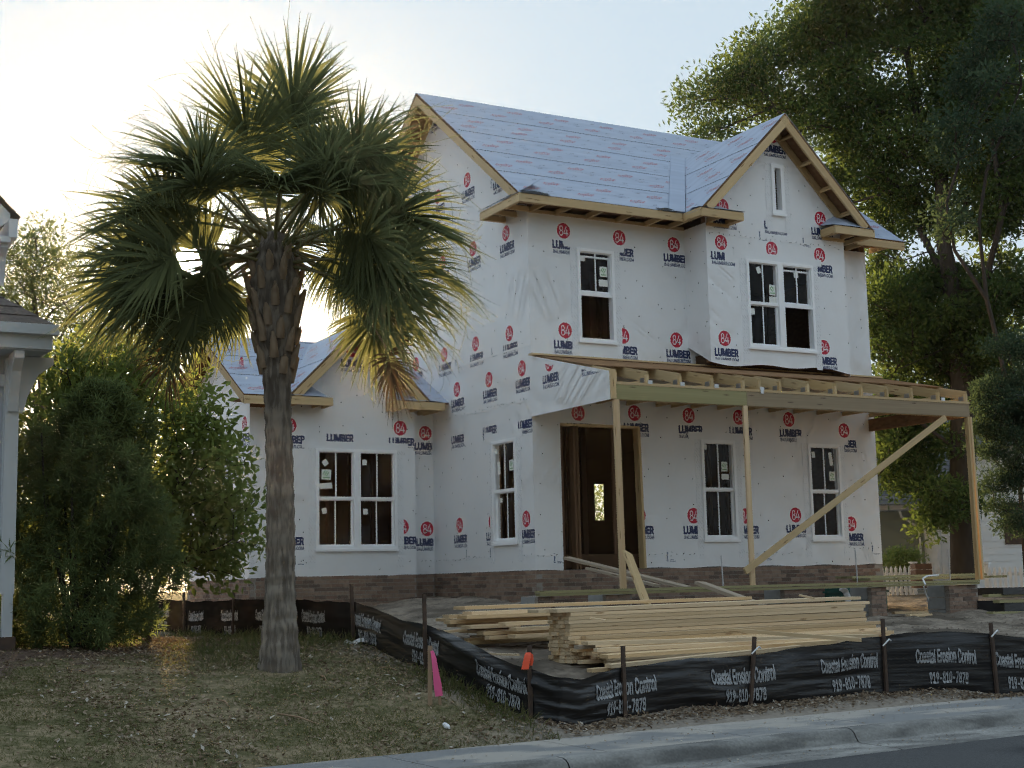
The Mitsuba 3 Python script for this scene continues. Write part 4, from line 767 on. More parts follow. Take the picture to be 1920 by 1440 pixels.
# planks round the porch
loose('plank', spot(1062, 1046, 22.9), spot(1290, 1102, 21.6), .20, .04, 'weathered', 'long grey plank sloping down from the door sill to the porch edge', 'plank', up=(.2, -.5, .9))
loose('plank', spot(1104, 1066, 22.5), spot(1232, 1098, 21.4), .16, .04, 'weathered', 'shorter grey plank under the long one at the door sill', 'plank', up=(.2, -.5, .9))
loose('plank', spot(1176, 1036, 20.6), spot(1212, 1132, 19.9), .19, .04, 'spruce', 'plank leaning steeply against the first porch post', 'plank', up=(.35, -.9, .25))
loose('plank', spot(1312, 1093, 20.9), spot(1440, 1140, 19.6), .20, .05, 'weathered', 'grey plank sloping to the ground behind the tall lumber stack', 'plank', up=(.1, -.45, .9))
loose('plank', spot(1326, 1097, 20.95), spot(1432, 1139, 19.7), .16, .03, 'weathered', 'darker plank under the grey one behind the tall lumber stack', 'plank', up=(.1, -.45, .9))
loose('scrap_board', spot(1499, 1116, 16.3), spot(1526, 1122, 16.2), .04, .02, 'new_spruce', 'thin pale stick on top of the tall lumber stack', 'stick')
loose('scrap_board', spot(1107, 1159, 15.25), spot(1136, 1163, 15.1), .03, .015, 'new_spruce', 'thin pale splinter jutting from the face of the tall lumber stack', 'stick')
for k in range(6):
    y = 18.7 + .17 * k; z = -.075 + .045 * (k > 2); x1 = 20.3 + .16 * ((k * 7) % 5)
    loose('treated_board', A(17.25 + .02 * k, y, z), A(x1, y, z), .15, .04, 'treated', 'greenish treated board of the pile lying across the right of the porch piers', 'board', 'treated boards lying on the porch piers', idv=700 + k)
for k, (x0, y0, d0, x1, y1, d1, lab) in enumerate(((1848, 1117, 24.2, 1990, 1112, 26, 'treated board above the dark sheet at the right edge'), (1868, 1128, 23.8, 2000, 1124, 25.6, 'treated board on the dark stack at the right edge'), (1856, 1150, 23.6, 1990, 1146, 25.4, 'treated board lying on the soil at the right edge'))):
    loose('treated_board', spot(x0, y0, d0), spot(x1, y1, d1), .12, .05, 'treated', lab, 'board', idv=720 + k)
m = MB(); m.board(spot(1858, 1137, 24.1), spot(2000, 1134, 25.9), .5, .19, (0, 0, 1)); m.board(spot(1856, 1109, 24.6), spot(2000, 1105, 26.4), .5, .12, (0, 0, 1)); solo('sheet_stack', m.m, 'black_edge', 'dark plastic wrapped stack between treated boards at the right edge', 'stack')
m = MB(); m.box((17.15, YF - 1.05, -.62), (18.05, YF - .45, -.21)); m.box((17.12, YF - 1.08, -.30), (18.08, YF - .42, -.27)); solo('storage_box', m.m, 'teal_tarp', 'dark teal plastic box in the shade under the porch', 'box')
def ribbon_mesh(pts, wv, w):
    p = np.asarray(pts, float); wv = np.asarray(wv, float); wv = np.broadcast_to(wv, p.shape); V = np.stack([p - wv * np.reshape(w, (-1, 1)) / 2, p + wv * np.reshape(w, (-1, 1)) / 2], 1).reshape(-1, 3)
    return V, np.array([[2 * k, 2 * k + 1, 2 * k + 3, 2 * k + 2] for k in range(len(p) - 1)])
c = spot(1040, 1232, 14.2); c[2] = float(gz(c[0], c[1])) + .02; th = np.linspace(.4, 2 * np.pi + .2, 40)
solo('plastic_strap', ribbon_mesh(c + np.stack([.26 * np.cos(th) + .05 * np.cos(2 * th), .42 * np.sin(th), .012 + .02 * np.sin(3 * th)], -1), (0, 0, 1), .035 + 0 * th), 'white_plastic', 'loop of white plastic strapping on the soil by the lumber', 'strap', smooth=True)
c = spot(1745, 1115, PY / 1.0 if 0 else 22.4); hp = [spot(1735, 1096, 21.5), spot(1730, 1085, 21.7), spot(1738, 1080, 22.2), spot(1760, 1078, 22.6)]; hq = [spot(1732, 1100, 21.6), spot(1735, 1112, 21.9), spot(1740, 1123, 22.1), spot(1738, 1128, 22.2)]
m = MB(); m.tube(hp, .014, 6); m.tube(hq, .012, 6); solo('hose', m.m, 'white_plastic', 'pale plastic pipe bent over the edge of the porch boards', 'pipe', smooth=True)

# ---------------------------------------------------------------- silt fence
fx = A((6.40, 29.0), (6.44, 25.46), (6.45, 22.52), (6.45, 20.07), (6.45, 17.74), (6.45, 15.54), (6.50, 13.68), (6.52, 12.58), (6.56, 11.62), (6.70, 11.38), (7.59, 11.68), (9.19, 11.83), (11.15, 11.91), (12.41, 11.51), (13.9, 11.2), (16, 11.1))
post_i = [1, 2, 3, 4, 5, 6, 8, 10, 11, 12, 13, 14, 15]
post_h = {1: .75, 2: .70, 3: .70, 4: .72, 5: .68, 6: .80, 8: .66, 10: .68, 11: .70, 12: .82, 13: .78, 14: .72, 15: .7}
fs = np.concatenate([[0], np.cumsum(np.linalg.norm(np.diff(fx, axis=0), axis=1))])
fh_ = A(.6, .6, .6, .6, .58, .50, .50, .50, .48, .47, .51, .54, .66, .69, .69, .69)
def fpos(s, h, off=0.):
    """fabric surface at arc length s and relative height h (0 to 1)"""
    s, h = np.broadcast_arrays(np.asarray(s, float), np.asarray(h, float))
    x, y = np.interp(s, fs, fx[:, 0]), np.interp(s, fs, fx[:, 1]); e = .05
    tx_, ty = np.interp(s + e, fs, fx[:, 0]) - np.interp(s - e, fs, fx[:, 0]), np.interp(s + e, fs, fx[:, 1]) - np.interp(s - e, fs, fx[:, 1])
    l = np.hypot(tx_, ty) + 1e-9; n = np.stack([ty / l, -tx_ / l, 0 * l], -1)
    g = gz(x, y) - .03; ps = fs[post_i]; k = np.clip(np.searchsorted(ps, s) - 1, 0, len(ps) - 2); u = np.clip((s - ps[k]) / (ps[k + 1] - ps[k]), 0, 1)
    sag = 4 * u * (1 - u) * np.minimum(1, (ps[k + 1] - ps[k]) / 3)
    H_ = np.interp(s, fs, fh_) - sag * .045
    q = np.stack([s * .9, h * 9 + s * .25, 0 * s], -1); rip = (meshkit.fbm(q, 3, 3) - .5) * .055 + (meshkit.noise(np.stack([s * 1.3 + 5, h * 3, 0 * s], -1), 8) - .5) * .05
    loose_ = np.exp(-((s - np.interp(7.0, np.arange(len(fs)), fs)) / 1.3) ** 2)
    fold = np.maximum(0, np.sin(h * 16 + s * 1.1 + 2)) * .035 * loose_ * np.clip((h - .35) * 3, 0, 1)
    rip = rip * np.interp(s, [fs[4], fs[6]], [.18, 1.])
    out = rip * np.clip(4 * u * (1 - u) + .25, 0, 1) + fold + sag * .05 * np.sin(h * 3.0) * np.interp(s, [fs[4], fs[6]], [.2, 1.]) + off
    return np.stack([x, y, g + h * H_], -1) + n * out[..., None]
sf = thing('silt_fence', 'black plastic silt fence printed in grey letters on dark stakes round the building lot', 'fence')
hh = np.linspace(0, 1, 26)
for a, b in zip([0] + post_i[:-1], post_i):
    s0, s1 = fs[a], fs[b]; ss = np.linspace(s0, s1, max(8, int((s1 - s0) / .035))); S, Hh = np.meshgrid(ss, hh); V = fpos(S, Hh).reshape(-1, 3); n = len(ss)
    i, j = np.meshgrid(np.arange(len(hh) - 1), np.arange(n - 1), indexing='ij'); i, j = i.ravel(), j.ravel()
    part(sf, 'fabric_panel', (V, np.stack([i * n + j, i * n + j + 1, (i + 1) * n + j + 1, (i + 1) * n + j], -1)), 'silt_fabric' if s0 > fs[5] - .1 else 'silt_fabric_matte', smooth=True)
for k in post_i:
    x, y = fx[k]; e = fpos(fs[k], .5, .028); g = float(gz(x, y)); x, y = e[0], e[1]; le = {11: .13, 6: .0, 12: .02}.get(k, rs.uniform(-.03, .03))
    m = MB(); m.board((x, y, g - .2), (x + le, y + .02, g + post_h[k]), .036, .030, (0, 1, 0)); part(sf, 'stake', m.m, 'dark_steel')
    if k in (11, 12, 13):
        m = MB(); zt_ = g + .58 if k != 13 else g + .68; ce = A(x + le * .8, y - .02, zt_)
        m.tube([ce + A(-.06, -.01, -.05), ce + A(-.01, -.03, 0), ce + A(.03, -.02, .02), ce + A(.07, 0, .0)], .009, 5); part(sf, 'wire_tie', m.m, 'white_plastic')
def fence_text(s, txt, w, h, zc, bold=True):
    g = text_at(txt, w, h, 0, 0, bold); g = g.buffer(.0022); v, f = tri2d(g)
    m = trimesh.Trimesh(np.c_[v, 0 * v[:, 0]], f, process=True); v, f = trimesh.remesh.subdivide_to_size(m.vertices, m.faces, .05, max_iter=8)
    P_ = fpos(s + v[:, 0], (zc + v[:, 1]) / np.interp(s, fs, fh_), .009)
    return P_, f

for s_, w in ((5.1, .8), (7.03, .8), (8.72, .8), (10.31, .8), (12.12, .8), (13.79, .8), (15.2, .85), (16.89, .86), (18.59, .82), (20.15, .86), (21.64, .86), (22.9, .72), (23.85, .70)):
    k = float(np.interp(s_, fs, fh_)) / .5
    v1, f1 = fence_text(s_, 'Coastal Erosion Control', w, .145, .25 * k); v2, f2 = fence_text(s_ + .02, '919-810-7878', w * .64, .12, .08 * k)
    i_ = int(np.clip(np.searchsorted(fs[post_i], s_), 0, len(post_i) - 1)); pk = f'{sf}__fabric_panel' + (f'_{i_:03d}' if i_ else '')
    part(pk, 'lettering', (v1, f1), 'fence_ink', kind='stuff'); part(pk, 'lettering', (v2, f2), 'fence_ink', kind='stuff')
# markers and litter by the fence
def gp_(px, py, d0):
    """the point of the ground seen near distance d0"""
    d = d0
    for _ in range(40):
        q = spot(px, py, d); d += (q[2] - float(gz(q[0], q[1]))) * 3.
    return spot(px, py, d)
q = gp_(806, 1322, 13.3); st = thing('survey_stake', 'wooden survey stake with a pink ribbon on the lawn beside the silt fence', 'stake'); lean = A(.0, .0, .55)
m = MB(); m.board(q - A(0, 0, .1), q + A(.01, 0, .545), .042, .018, (-.4, -.9, 0)); part(st, 'stake', m.m, 'stake_wood')
rp = [q + A(.015, -.03, .50), q + A(.025, -.045, .44), q + A(.04, -.05, .32), q + A(.06, -.05, .18), q + A(.075, -.045, .08)]
part(st, 'ribbon', ribbon_mesh(rp, unit(RIGHT * A(1, 1, 0) + A(0, 0, .1)), A(.03, .045, .055, .075, .07)), 'pink_ribbon', smooth=True)
m = MB(); m.board(q + A(.10, -.02, -.05), q + A(.09, -.02, .10), .03, .015, (-.4, -.9, 0)); part(st, 'stake', m.m, 'stake_wood')
e = fpos(fs[8], 1., .05); fl = thing('orange_flag', 'orange ribbon tied to the corner stake of the silt fence', 'ribbon')
rb = [e + A(.0, -.03, .15), e + A(-.02, -.05, .12), e + A(-.035, -.05, .06), e + A(-.05, -.05, .0)]
put(fl + '__ribbon', ribbon_mesh(rb, unit(RIGHT * A(1, 1, 0)), A(.045, .06, .065, .07)), 'orange_ribbon', smooth=True); rb = [e + A(.0, -.03, .15), e + A(.02, -.05, .13), e + A(.025, -.05, .07), e + A(.02, -.045, .03)]
put(fl + '__ribbon_001', ribbon_mesh(rb, unit(RIGHT * A(1, 1, 0)), A(.03, .035, .03, .02)), 'orange_ribbon', smooth=True)
def bottle(p, d, L, r):
    d = unit(A(*d)); zs = A(0, .02, .5, .62, .78, .86, .87, 1.) * L; rr = A(.7, 1, 1, .98, .45, .3, .4, .38) * r; m = MB(); m.tube(p + d * zs[:, None], rr, 12); return m.m
q = gp_(846, 1366, 12.3); solo('plastic_bottle', bottle(q + A(-.02, .09, .025), (-.25, -.95, -.03), .21, .024), 'white_plastic', 'crumpled clear white bottle lying on the lawn near the fence corner', 'bottle', smooth=35)
q = gp_(672, 1210, 16.0); tt = np.linspace(0, 1, 14); solo('plastic_scrap', ribbon_mesh(q + np.stack([(tt - .5) * .34, .05 * np.sin(tt * 7), .02 + .10 * tt ** 2 + .015 * np.sin(tt * 15)], -1), np.stack([0 * tt, .3 + 0 * tt, .8 + .3 * np.sin(tt * 9)], -1), .05 + .03 * np.sin(tt * 3)), 'white_plastic', 'torn white plastic scrap at the foot of the silt fence by the palm', 'litter', smooth=True)
for n_, (x0, y0, x1, y1, d_) in enumerate(((520, 1341, 598, 1361, 12.6), (412, 1316, 428, 1326, 12.9), (600, 1269, 612, 1278, 14.0), (712, 1254, 745, 1259, 14.6), (545, 1306, 560, 1308, 13.2))):
    p0, p1 = gp_(x0, y0, d_), gp_(x1, y1, d_); m = MB(); m.tube([p0 + A(0, 0, .015), (p0 + p1) / 2 + A(.01, 0, .03), p1 + A(0, 0, .012)], [.007, .008, .004], 6)
    solo('twig', m.m, 'stake_wood', ['long fallen twig on the lawn in front of the palm', 'short pale twig on the lawn left of the long one', 'short twig on the lawn just right of the palm foot', 'pale twig on the lawn between the palm and the pink stake', 'tiny twig on the lawn above the long one'][n_], 'twig')

# ---------------------------------------------------------------- the palm
rp_ = np.random.RandomState(21)
pb = A(5.04, 14.19, -.84); pl = thing('palm_tree', 'palm with grey trunk and round crown of fan fronds on the lawn before the house', 'tree')
pz_ = A(-.1, 0, .25, .7, 1.3, 1.9, 2.5, 2.95, 3.25, 3.5, 3.75, 4.1, 4.4, 4.6); pr_r = A(.245, .225, .195, .165, .150, .140, .138, .145, .165, .21, .25, .26, .20, .12)
zz = np.linspace(-.1, 4.6, 110); rr = np.interp(zz, pz_, pr_r); th = np.linspace(0, 2 * np.pi, 49)[:-1]; Zg, Tg = np.meshgrid(zz, th, indexing='ij')
ccx = .02 * np.sin(Zg * 1.1) - .035 * np.clip(Zg, 0, 9) * .25; ns = meshkit.fbm(np.stack([np.cos(Tg) * 2.2, np.sin(Tg) * 2.2, Zg * 1.1], -1), 4, 2); rg = rr[:, None] * (1 + (ns - .5) * .16) + .006 * np.sin(Zg * 36 + 2 * np.sin(Tg))
V = np.stack([pb[0] + ccx + rg * np.cos(Tg), pb[1] + rg * np.sin(Tg), pb[2] + Zg], -1).reshape(-1, 3); n = len(th); i, j = np.meshgrid(np.arange(len(zz) - 1), np.arange(n), indexing='ij'); i, j = i.ravel(), j.ravel()
part(pl, 'trunk', (V, np.stack([i * n + j, i * n + (j + 1) % n, (i + 1) * n + (j + 1) % n, (i + 1) * n + j], -1)), 'palm_bark', smooth=True)
pc = lambda z: pb + A(.02 * math.sin(z * 1.1) - .009 * z, 0, z)
for k in range(46):                                     # old leaf bases round the top of the trunk
    z = 3.15 + 1.25 * (k / 46) + rp_.uniform(-.05, .05); a = k * 2.4; r0_ = np.interp(z, pz_, pr_r) * .9; o = A(math.cos(a), math.sin(a), 0); b = pc(z) + o * r0_; L = rp_.uniform(.08, .17) * (1 if k % 6 else 1.6)
    m = MB(); m.tube([b - A(0, 0, .1), b + o * .05 + A(0, 0, .06), b + o * (.04 + L * .35) + A(0, 0, L)], [.05, .04, .014], 6); part(pl, 'leaf_base', m.m, 'palm_boot', smooth=True)
crown = pc(4.45); GAP = .12      # gap shaped along the lens-to-sun line so the sun shows through
def frond(d0, pet, blade, dead=False, droop=.25, name=None, thin=1.0, seed=0):
    r = np.random.RandomState(seed); d = unit(A(*d0)); p = crown + d * .05 + A(0, 0, r.uniform(-.25, .15)); pts = [p]
    for k in range(7): d = unit(d + A(0, 0, -droop * .16)); p = p + d * pet / 7; pts.append(p)
    nm = name or ('dead_frond' if dead else 'frond'); key = num(pl + '__' + nm); mt = 'dead_palm_leaf' if dead else 'palm_leaf'
    m = MB(); m.tube(pts, np.linspace(.022, .010, 8), 6); put(key + '__petiole', m.m, 'palm_boot' if dead else 'petiole', smooth=True)
    q_ = r.uniform(-.5, 1.5); sd = unit(unit(np.cross(d, A(0, 0, 1)) + A(1e-3, 0, 0)) * (1 - q_) + unit(np.cross(d, cb)) * q_ + r.normal(size=3) * .15); sd = unit(sd - d * (sd @ d)); costa = [p]; cd = [d]; cl = blade * .42
    for k in range(6): d = unit(d + A(0, 0, -(.13 if not dead else .5))); p = p + d * cl / 6; costa.append(p); cd.append(d)
    costa, cd = np.array(costa), np.array(cd); N = 30; V, F, UV, nb = [], [], [], 0
    ts = A(0, .12, .28, .45, .62, .78, .9, 1.0); wd = A(.008, .018, .022, .020, .014, .008, .004, .0014) * (1.0 if not dead else .7) * blade
    for q in range(-N, N + 1):
        if r.rand() > thin: continue
        a = q / N; t = (1 - abs(a)) ** .8; ci = t * 6; i0 = min(5, int(ci)); base = costa[i0] + (costa[i0 + 1] - costa[i0]) * (ci - i0); dd = unit(cd[i0]); s_ = unit(sd - dd * (sd @ dd)); up = np.cross(s_, dd)
        an = math.copysign(abs(a) ** .9 * 1.95, a) + r.normal() * .03
        u = unit(dd * math.cos(an) + s_ * math.sin(an) + up * (.32 * abs(math.sin(an)) + r.normal() * .04)); L = blade * (1 - .38 * abs(a) ** 1.6) * r.uniform(.88, 1.08) * (.85 if dead else 1)
        x, g = base, u.copy(); P_ = [x]; bend = r.uniform(.1, .9) if r.rand() < .8 else r.uniform(1, 2.2); lat = r.normal(size=3) * .5
        for k in range(1, 8):
            st_ = ts[k] - ts[k - 1]; w_ = (.06 + 1.7 * max(0, ts[k] - .45) ** 1.2 * bend) * (1 if not dead else 3.2)
            g = unit(g + (A(0, 0, -1) * w_ + lat * max(0, ts[k] - .5)) * st_ * 1.6); x = x + g * L * st_; P_.append(x)
        P_ = np.array(P_)
        Q_ = np.concatenate([P_[:-1, None] + (P_[1:] - P_[:-1])[:, None] * np.linspace(0, .9, 10)[None, :, None]]).reshape(-1, 3)
        hit = np.nonzero(np.linalg.norm(np.cross(Q_, SUN / np.linalg.norm(SUN)), axis=1) < GAP)[0]
        if len(hit):                                     # cut short to keep the sun gap open
            if hit[0] < 12: continue
            f_ = np.linspace(0, hit[0] - 1, 8); P_ = np.stack([np.interp(f_, np.arange(len(Q_)), Q_[:, c_]) for c_ in range(3)], -1)
        wv = unit(np.cross(g, up) if False else np.cross(u, np.cross(s_, dd) + r.normal(size=3) * .25)); W_ = wv[None] * wd[:, None]
        V.append(np.stack([P_ - W_, P_ + W_], 1).reshape(-1, 3)); F += [[nb + 2 * k, nb + 2 * k + 1, nb + 2 * k + 3, nb + 2 * k + 2] for k in range(7)]; nb += 16
        UV.append(np.tile([r.rand(), 0], (16, 1)))
        if r.rand() < .45 and not dead:                  # curling threads between the leaflet tips
            x = P_[4] + (P_[5] - P_[4]) * r.rand(); g = unit(P_[5] - P_[3]); lat = r.normal(size=3) * 1.4; TH = [x]; sl_ = L * r.uniform(.28, .6) / 6
            for k in range(6): g = unit(g + (A(0, 0, -.5) + lat * .5) * .45); x = x + g * sl_; TH.append(x)
            TH = np.array(TH); w3 = unit(np.cross(g, A(*FWD))) * .0022
            V.append(np.stack([TH - w3, TH + w3], 1).reshape(-1, 3)); F += [[nb + 2 * k, nb + 2 * k + 1, nb + 2 * k + 3, nb + 2 * k + 2] for k in range(6)]; nb += 14; UV.append(np.tile([.97, 0], (14, 1)))
    put(key + '__blade', (np.vstack(V), np.array(F)), mt, uv=np.vstack(UV))
cr = unit(RIGHT * A(1, 1, 0)); cb = unit(-FWD * A(1, 1, 0))
def toward(th_, ph): a, b = math.radians(th_), math.radians(ph); return (cr * math.cos(a) + A(0, 0, math.sin(a))) * math.cos(b) + cb * math.sin(b)
sd_ = 100
spec = [(84, 8, 1.05, .95), (70, -12, .95, .95), (98, 15, .9, .95), (112, -8, 1.0, 1.0), (124, 20, 1.0, .95), (56, 10, 1.0, .95), (43, -18, 1.05, 1.0), (31, 14, 1.05, 1.0), (18, -8, 1.05, 1.05), (7, 22, 1.0, 1.05), (-5, -20, 1.0, 1.0), (138, -15, 1.05, 1.0), (150, 12, 1.05, 1.0), (161, -12, 1.1, 1.0), (172, 15, 1.15, 1.0), (184, 4, 1.2, 1.0),
        (77, 48, .8, .9), (40, 52, .85, .9), (112, -52, .8, .9), (150, -50, .9, .9), (170, -60, .9, .9), (60, -48, .9, .9), (132, 45, .9, .95), (165, 42, .95, .95), (90, -40, .8, .9), (63, 30, 1.0, .9), (118, 38, .95, .9), (145, -32, 1.0, .9), (36, -34, 1.0, .95), (48, 34, .95, .95), (14, 36, .95, 1.0), (0, 5, 1.05, 1.0), (186, 30, 1.1, .9), (92, -70, .6, .8), (63, -2, 1.1, .9), (117, 2, 1.1, .9), (131, -28, 1.05, .95), (50, 24, 1.05, .95), (178, -22, 1.1, .95), (70, 58, .8, .9), (166, 5, 1.15, .95), (85, -10, 1.2, .9), (185, 10, .7, .9), (195, 22, .6, .85), (175, -15, .7, .9), (206, -5, .6, .8), (160, 25, .6, .9), (200, 38, .75, .85), (-12, 15, .65, .8), (5, -25, .65, .85), (-22, -12, .75, .75), (188, -20, .9, .9), (-12, 20, 1.05, .9)]
for th_, ph, pet, bl_ in spec: sd_ += 1; frond(toward(th_ + rp_.uniform(-3, 3), ph), pet * rp_.uniform(.92, 1.08), bl_ * rp_.uniform(.95, 1.05), droop=.12 + .15 * (abs(math.cos(math.radians(th_)))), seed=sd_)
for th_, ph, pet, bl_ in ((200, 14, 1.1, .7), (-17, -6, 1.15, .75)): sd_ += 1; frond(toward(th_, ph), pet, bl_, droop=.7, seed=sd_)
for th_, ph, pet, bl_ in ((-6, 8, 1.62, .66), (195, 5, 1.55, .66)): sd_ += 1; frond(toward(th_, ph), pet, bl_, True, 1.2, seed=sd_, thin=.7)

# ---------------------------------------------------------------- shrubs and trees
def foliage(centres, radii, per, size, r, flat_=.75, up=.3, axis_=None, narrow=.42):
    """leaves gathered round twig ends: returns arrays for leaves()"""
    n = len(centres); k = np.repeat(np.arange(n), per); o = rdir(len(k), r) * (r.rand(len(k), 1) ** .45) * np.asarray(radii)[k][:, None] * A(1, 1, flat_)
    C = centres[k] + o; D = unit(unit(o) * .8 + rdir(len(k), r) * .9 + A(0, 0, up)); N = unit(A(0, 0, 1) + rdir(len(k), r) * .9)
    L = size * r.uniform(.7, 1.25, len(k)); return leaves(C, D, N, L, L * narrow, np.clip(np.repeat(r.rand(n), per) * .45 + r.rand(len(k)) * .55, 0, 1))
def ellip(c, rad, n, r, shell=.35):
    o = rdir(n, r) * (shell + (1 - shell) * r.rand(n, 1)) ** .7; return A(*c) + o * A(*rad)
# two shrubs left of the palm
r = np.random.RandomState(31); sb = thing('needle_shrub', 'dark bushy shrub with narrow leaves reaching the ground at the left edge', 'shrub')
pc0 = A(3.55, 16.65, -.6); NB = 1900; hs = r.rand(NB) ** 1.1; rad_ = np.interp(hs, [0, .06, .3, .6, .85, 1], [.8, .98, 1.02, .92, .62, .15]) ; aa = r.uniform(0, 2 * np.pi, NB); rr_ = rad_ * .80 * (.45 + .6 * r.rand(NB) ** .5) * (1 + .30 * np.sin(aa * 3 + hs * 9) + .16 * np.sin(aa * 7 - hs * 13))
cen = np.stack([pc0[0] + .30 * (hs - .35) + rr_ * np.cos(aa), pc0[1] + rr_ * np.sin(aa), pc0[2] + .05 + hs * 2.95], -1)
k = np.repeat(np.arange(NB), 26); ax = unit(np.stack([np.cos(aa), np.sin(aa), .6 + 0 * aa], -1)); D = unit(ax[k] * .7 + rdir(len(k), r)); C = cen[k] + ax[k] * r.uniform(-.10, .06, (len(k), 1)) + rdir(len(k), r) * .02
V, F, uv = leaves(C, D, unit(rdir(len(k), r) + A(0, 0, 1)), r.uniform(.09, .17, len(k)), .016, np.clip(r.rand(NB)[k] * .6 + r.rand(len(k)) * .4, 0, 1), .2); part(sb, 'crown', (V, F), 'needle_leaf', uv=uv)
mb = MB()
for q in range(9): a = q * 2.4; o = A(math.cos(a), math.sin(a), 0); mb.tube([pc0 - A(0, 0, .1) + o * .08, pc0 + o * .25 + A(0, 0, .8), pc0 + o * .45 + A(0, 0, 1.6), pc0 + o * .5 + A(0, 0, 2.4)], [.03, .025, .015, .006], 6)
part(sb, 'trunk', mb.m, 'tree_bark', smooth=True)
def skeleton(tips, nodes, par, rtip=.006, expo=2.3, r=None, step=.5, jit=.06, bias=.35):
    """joins every tip to the nearest limb already there: returns polyline edges with pipe-model radii"""
    P_ = [A(*q) for q in nodes]; par = list(par); dist = [0.] * len(P_)
    for k in range(1, len(P_)): dist[k] = dist[par[k]] + np.linalg.norm(P_[k] - P_[par[k]])
    root = P_[0]; order = np.argsort(np.linalg.norm(tips - root, axis=1)); arr = np.array(P_); da = np.array(dist); cap = len(P_)
    for q in order:
        t = tips[q]; dd = np.linalg.norm(arr - t, axis=1); k = int(np.argmin(dd + bias * da)); a = arr[k]; L = dd[k]; m = max(1, int(L / step)); cur = k
        for s_ in range(1, m + 1):
            x = a + (t - a) * s_ / m; x = x + (r.normal(size=3) * jit * L / m if s_ < m else 0) + (A(0, 0, .12 * L) * math.sin(math.pi * s_ / m) * .5); P_.append(x); par.append(cur); dist.append(dist[cur] + L / m); cur = len(P_) - 1
        arr = np.array(P_); da = np.array(dist)
    n = len(P_); ch = np.zeros(n)
    rad = np.zeros(n)
    for k in range(n - 1, -1, -1):
        if ch[k] == 0: ch[k] = rtip ** expo
        rad[k] = ch[k] ** (1 / expo)
        if par[k] >= 0 and k > 0: ch[par[k]] += ch[k]
    return arr, np.array(par), rad
def limbs(arr, par, rad, rmin=.0, sides=6):
    kids = [[] for _ in arr]
    for k in range(1, len(arr)): kids[par[k]].append(k)
    mb = MB(); st_ = [(0, None)]
    while st_:
        k, prev = st_.pop(); line = [] if prev is None else [prev]; rd = [] if prev is None else [min(rad[prev], rad[k] * 1.25)]
        while True:
            line.append(k); rd.append(rad[k])
            if not kids[k]: break
            c_ = sorted(kids[k], key=lambda q: -rad[q])
            for q in c_[1:]: st_.append((q, k))
            k = c_[0]
        if len(line) > 1 and max(rd) > rmin: mb.tube(arr[line], rd, sides if max(rd) > .03 else 4)
    return mb
r = np.random.RandomState(32); bs = thing('broadleaf_shrub', 'large rounded broadleaf shrub behind the narrow leaved one with glowing lower leaves', 'shrub')
bc = A(4.72, 18.2, 0); tips = np.vstack([ellip(bc + A(-.25, 0, 1.5), (1.25, 1.1, 1.75), 300, r), ellip(bc + A(.70, -.2, 1.0), (.70, .8, 1.25), 150, r), ellip(bc + A(-1.2, .1, 1.5), (.7, .8, 1.7), 110, r), ellip(bc + A(-.5, .1, 2.75), (.8, .6, .55), 60, r), ellip(bc + A(.55, -.2, -.25), (.6, .5, .25), 36, r)])
tips = tips[(tips[:, 2] > np.where(tips[:, 0] > 4.35, .34, .05)) | ((tips[:, 0] > 5.2) & (tips[:, 2] > .1) & (tips[:, 1] < 18))]
arr, par, rad = skeleton(tips, [bc + A(0, 0, -.7), bc + A(0, 0, -.2), bc + A(.2, -.1, .4), bc + A(-.3, .1, .4)], [-1, 0, 1, 1], .005, 2.4, r)
part(bs, 'trunk', limbs(arr, par, rad).m, 'tree_bark', smooth=True)
V, F, uv = foliage(tips, np.full(len(tips), .27), 30, .125, r, .9, narrow=.5); part(bs, 'crown', (V, F), 'bush_leaf', uv=uv)
# the big oak right of the house
def tree(name, label, cat, nodes, par, tips, per, crad, size, leafm, seed, rtip=.010, expo=2.25, barkm='tree_bark', trunk_r=None, sides=9, group=None):
    r = np.random.RandomState(seed); t = thing(name, label, cat, group); arr, par, rad = skeleton(tips, nodes, par, rtip, expo, r, .7, .10)
    if trunk_r: rad = rad * np.where(rad > .05, np.interp(rad, [.05, rad[0]], [1, trunk_r / rad[0]]), 1)
    part(t, 'trunk', limbs(arr, par, rad, 0, sides).m, barkm, smooth=True)
    V, F, uv = foliage(tips, crad * r.uniform(.7, 1.25, len(tips)), per, size, r, .6); part(t, 'crown', (V, F), leafm, uv=uv); return t
r = np.random.RandomState(33); S_ = spot
on = [S_(1808, 1090, 32), S_(1806, 900, 32), S_(1806, 760, 32), S_(1800, 640, 32), S_(1790, 560, 32), S_(1745, 470, 32.3), S_(1690, 490, 32), S_(1640, 470, 31.8), S_(1770, 460, 32), S_(1765, 330, 32.5), S_(1720, 220, 33), S_(1700, 100, 33.5), S_(1850, 520, 31.5), S_(1880, 400, 31), S_(1860, 250, 31.5), S_(1700, 600, 31.5), S_(1640, 570, 31), S_(1860, 640, 32), S_(1940, 560, 32), S_(1600, 380, 34), S_(1500, 260, 35), S_(1420, 230, 35.5), S_(1950, 250, 32), S_(1700, 830, 32), S_(1640, 900, 32), S_(1690, 690, 31), S_(1640, 640, 31)]
op = [-1, 0, 1, 2, 3, 4, 5, 6, 4, 8, 9, 10, 4, 12, 13, 4, 15, 3, 17, 9, 19, 20, 13, 2, 23, 3, 25]
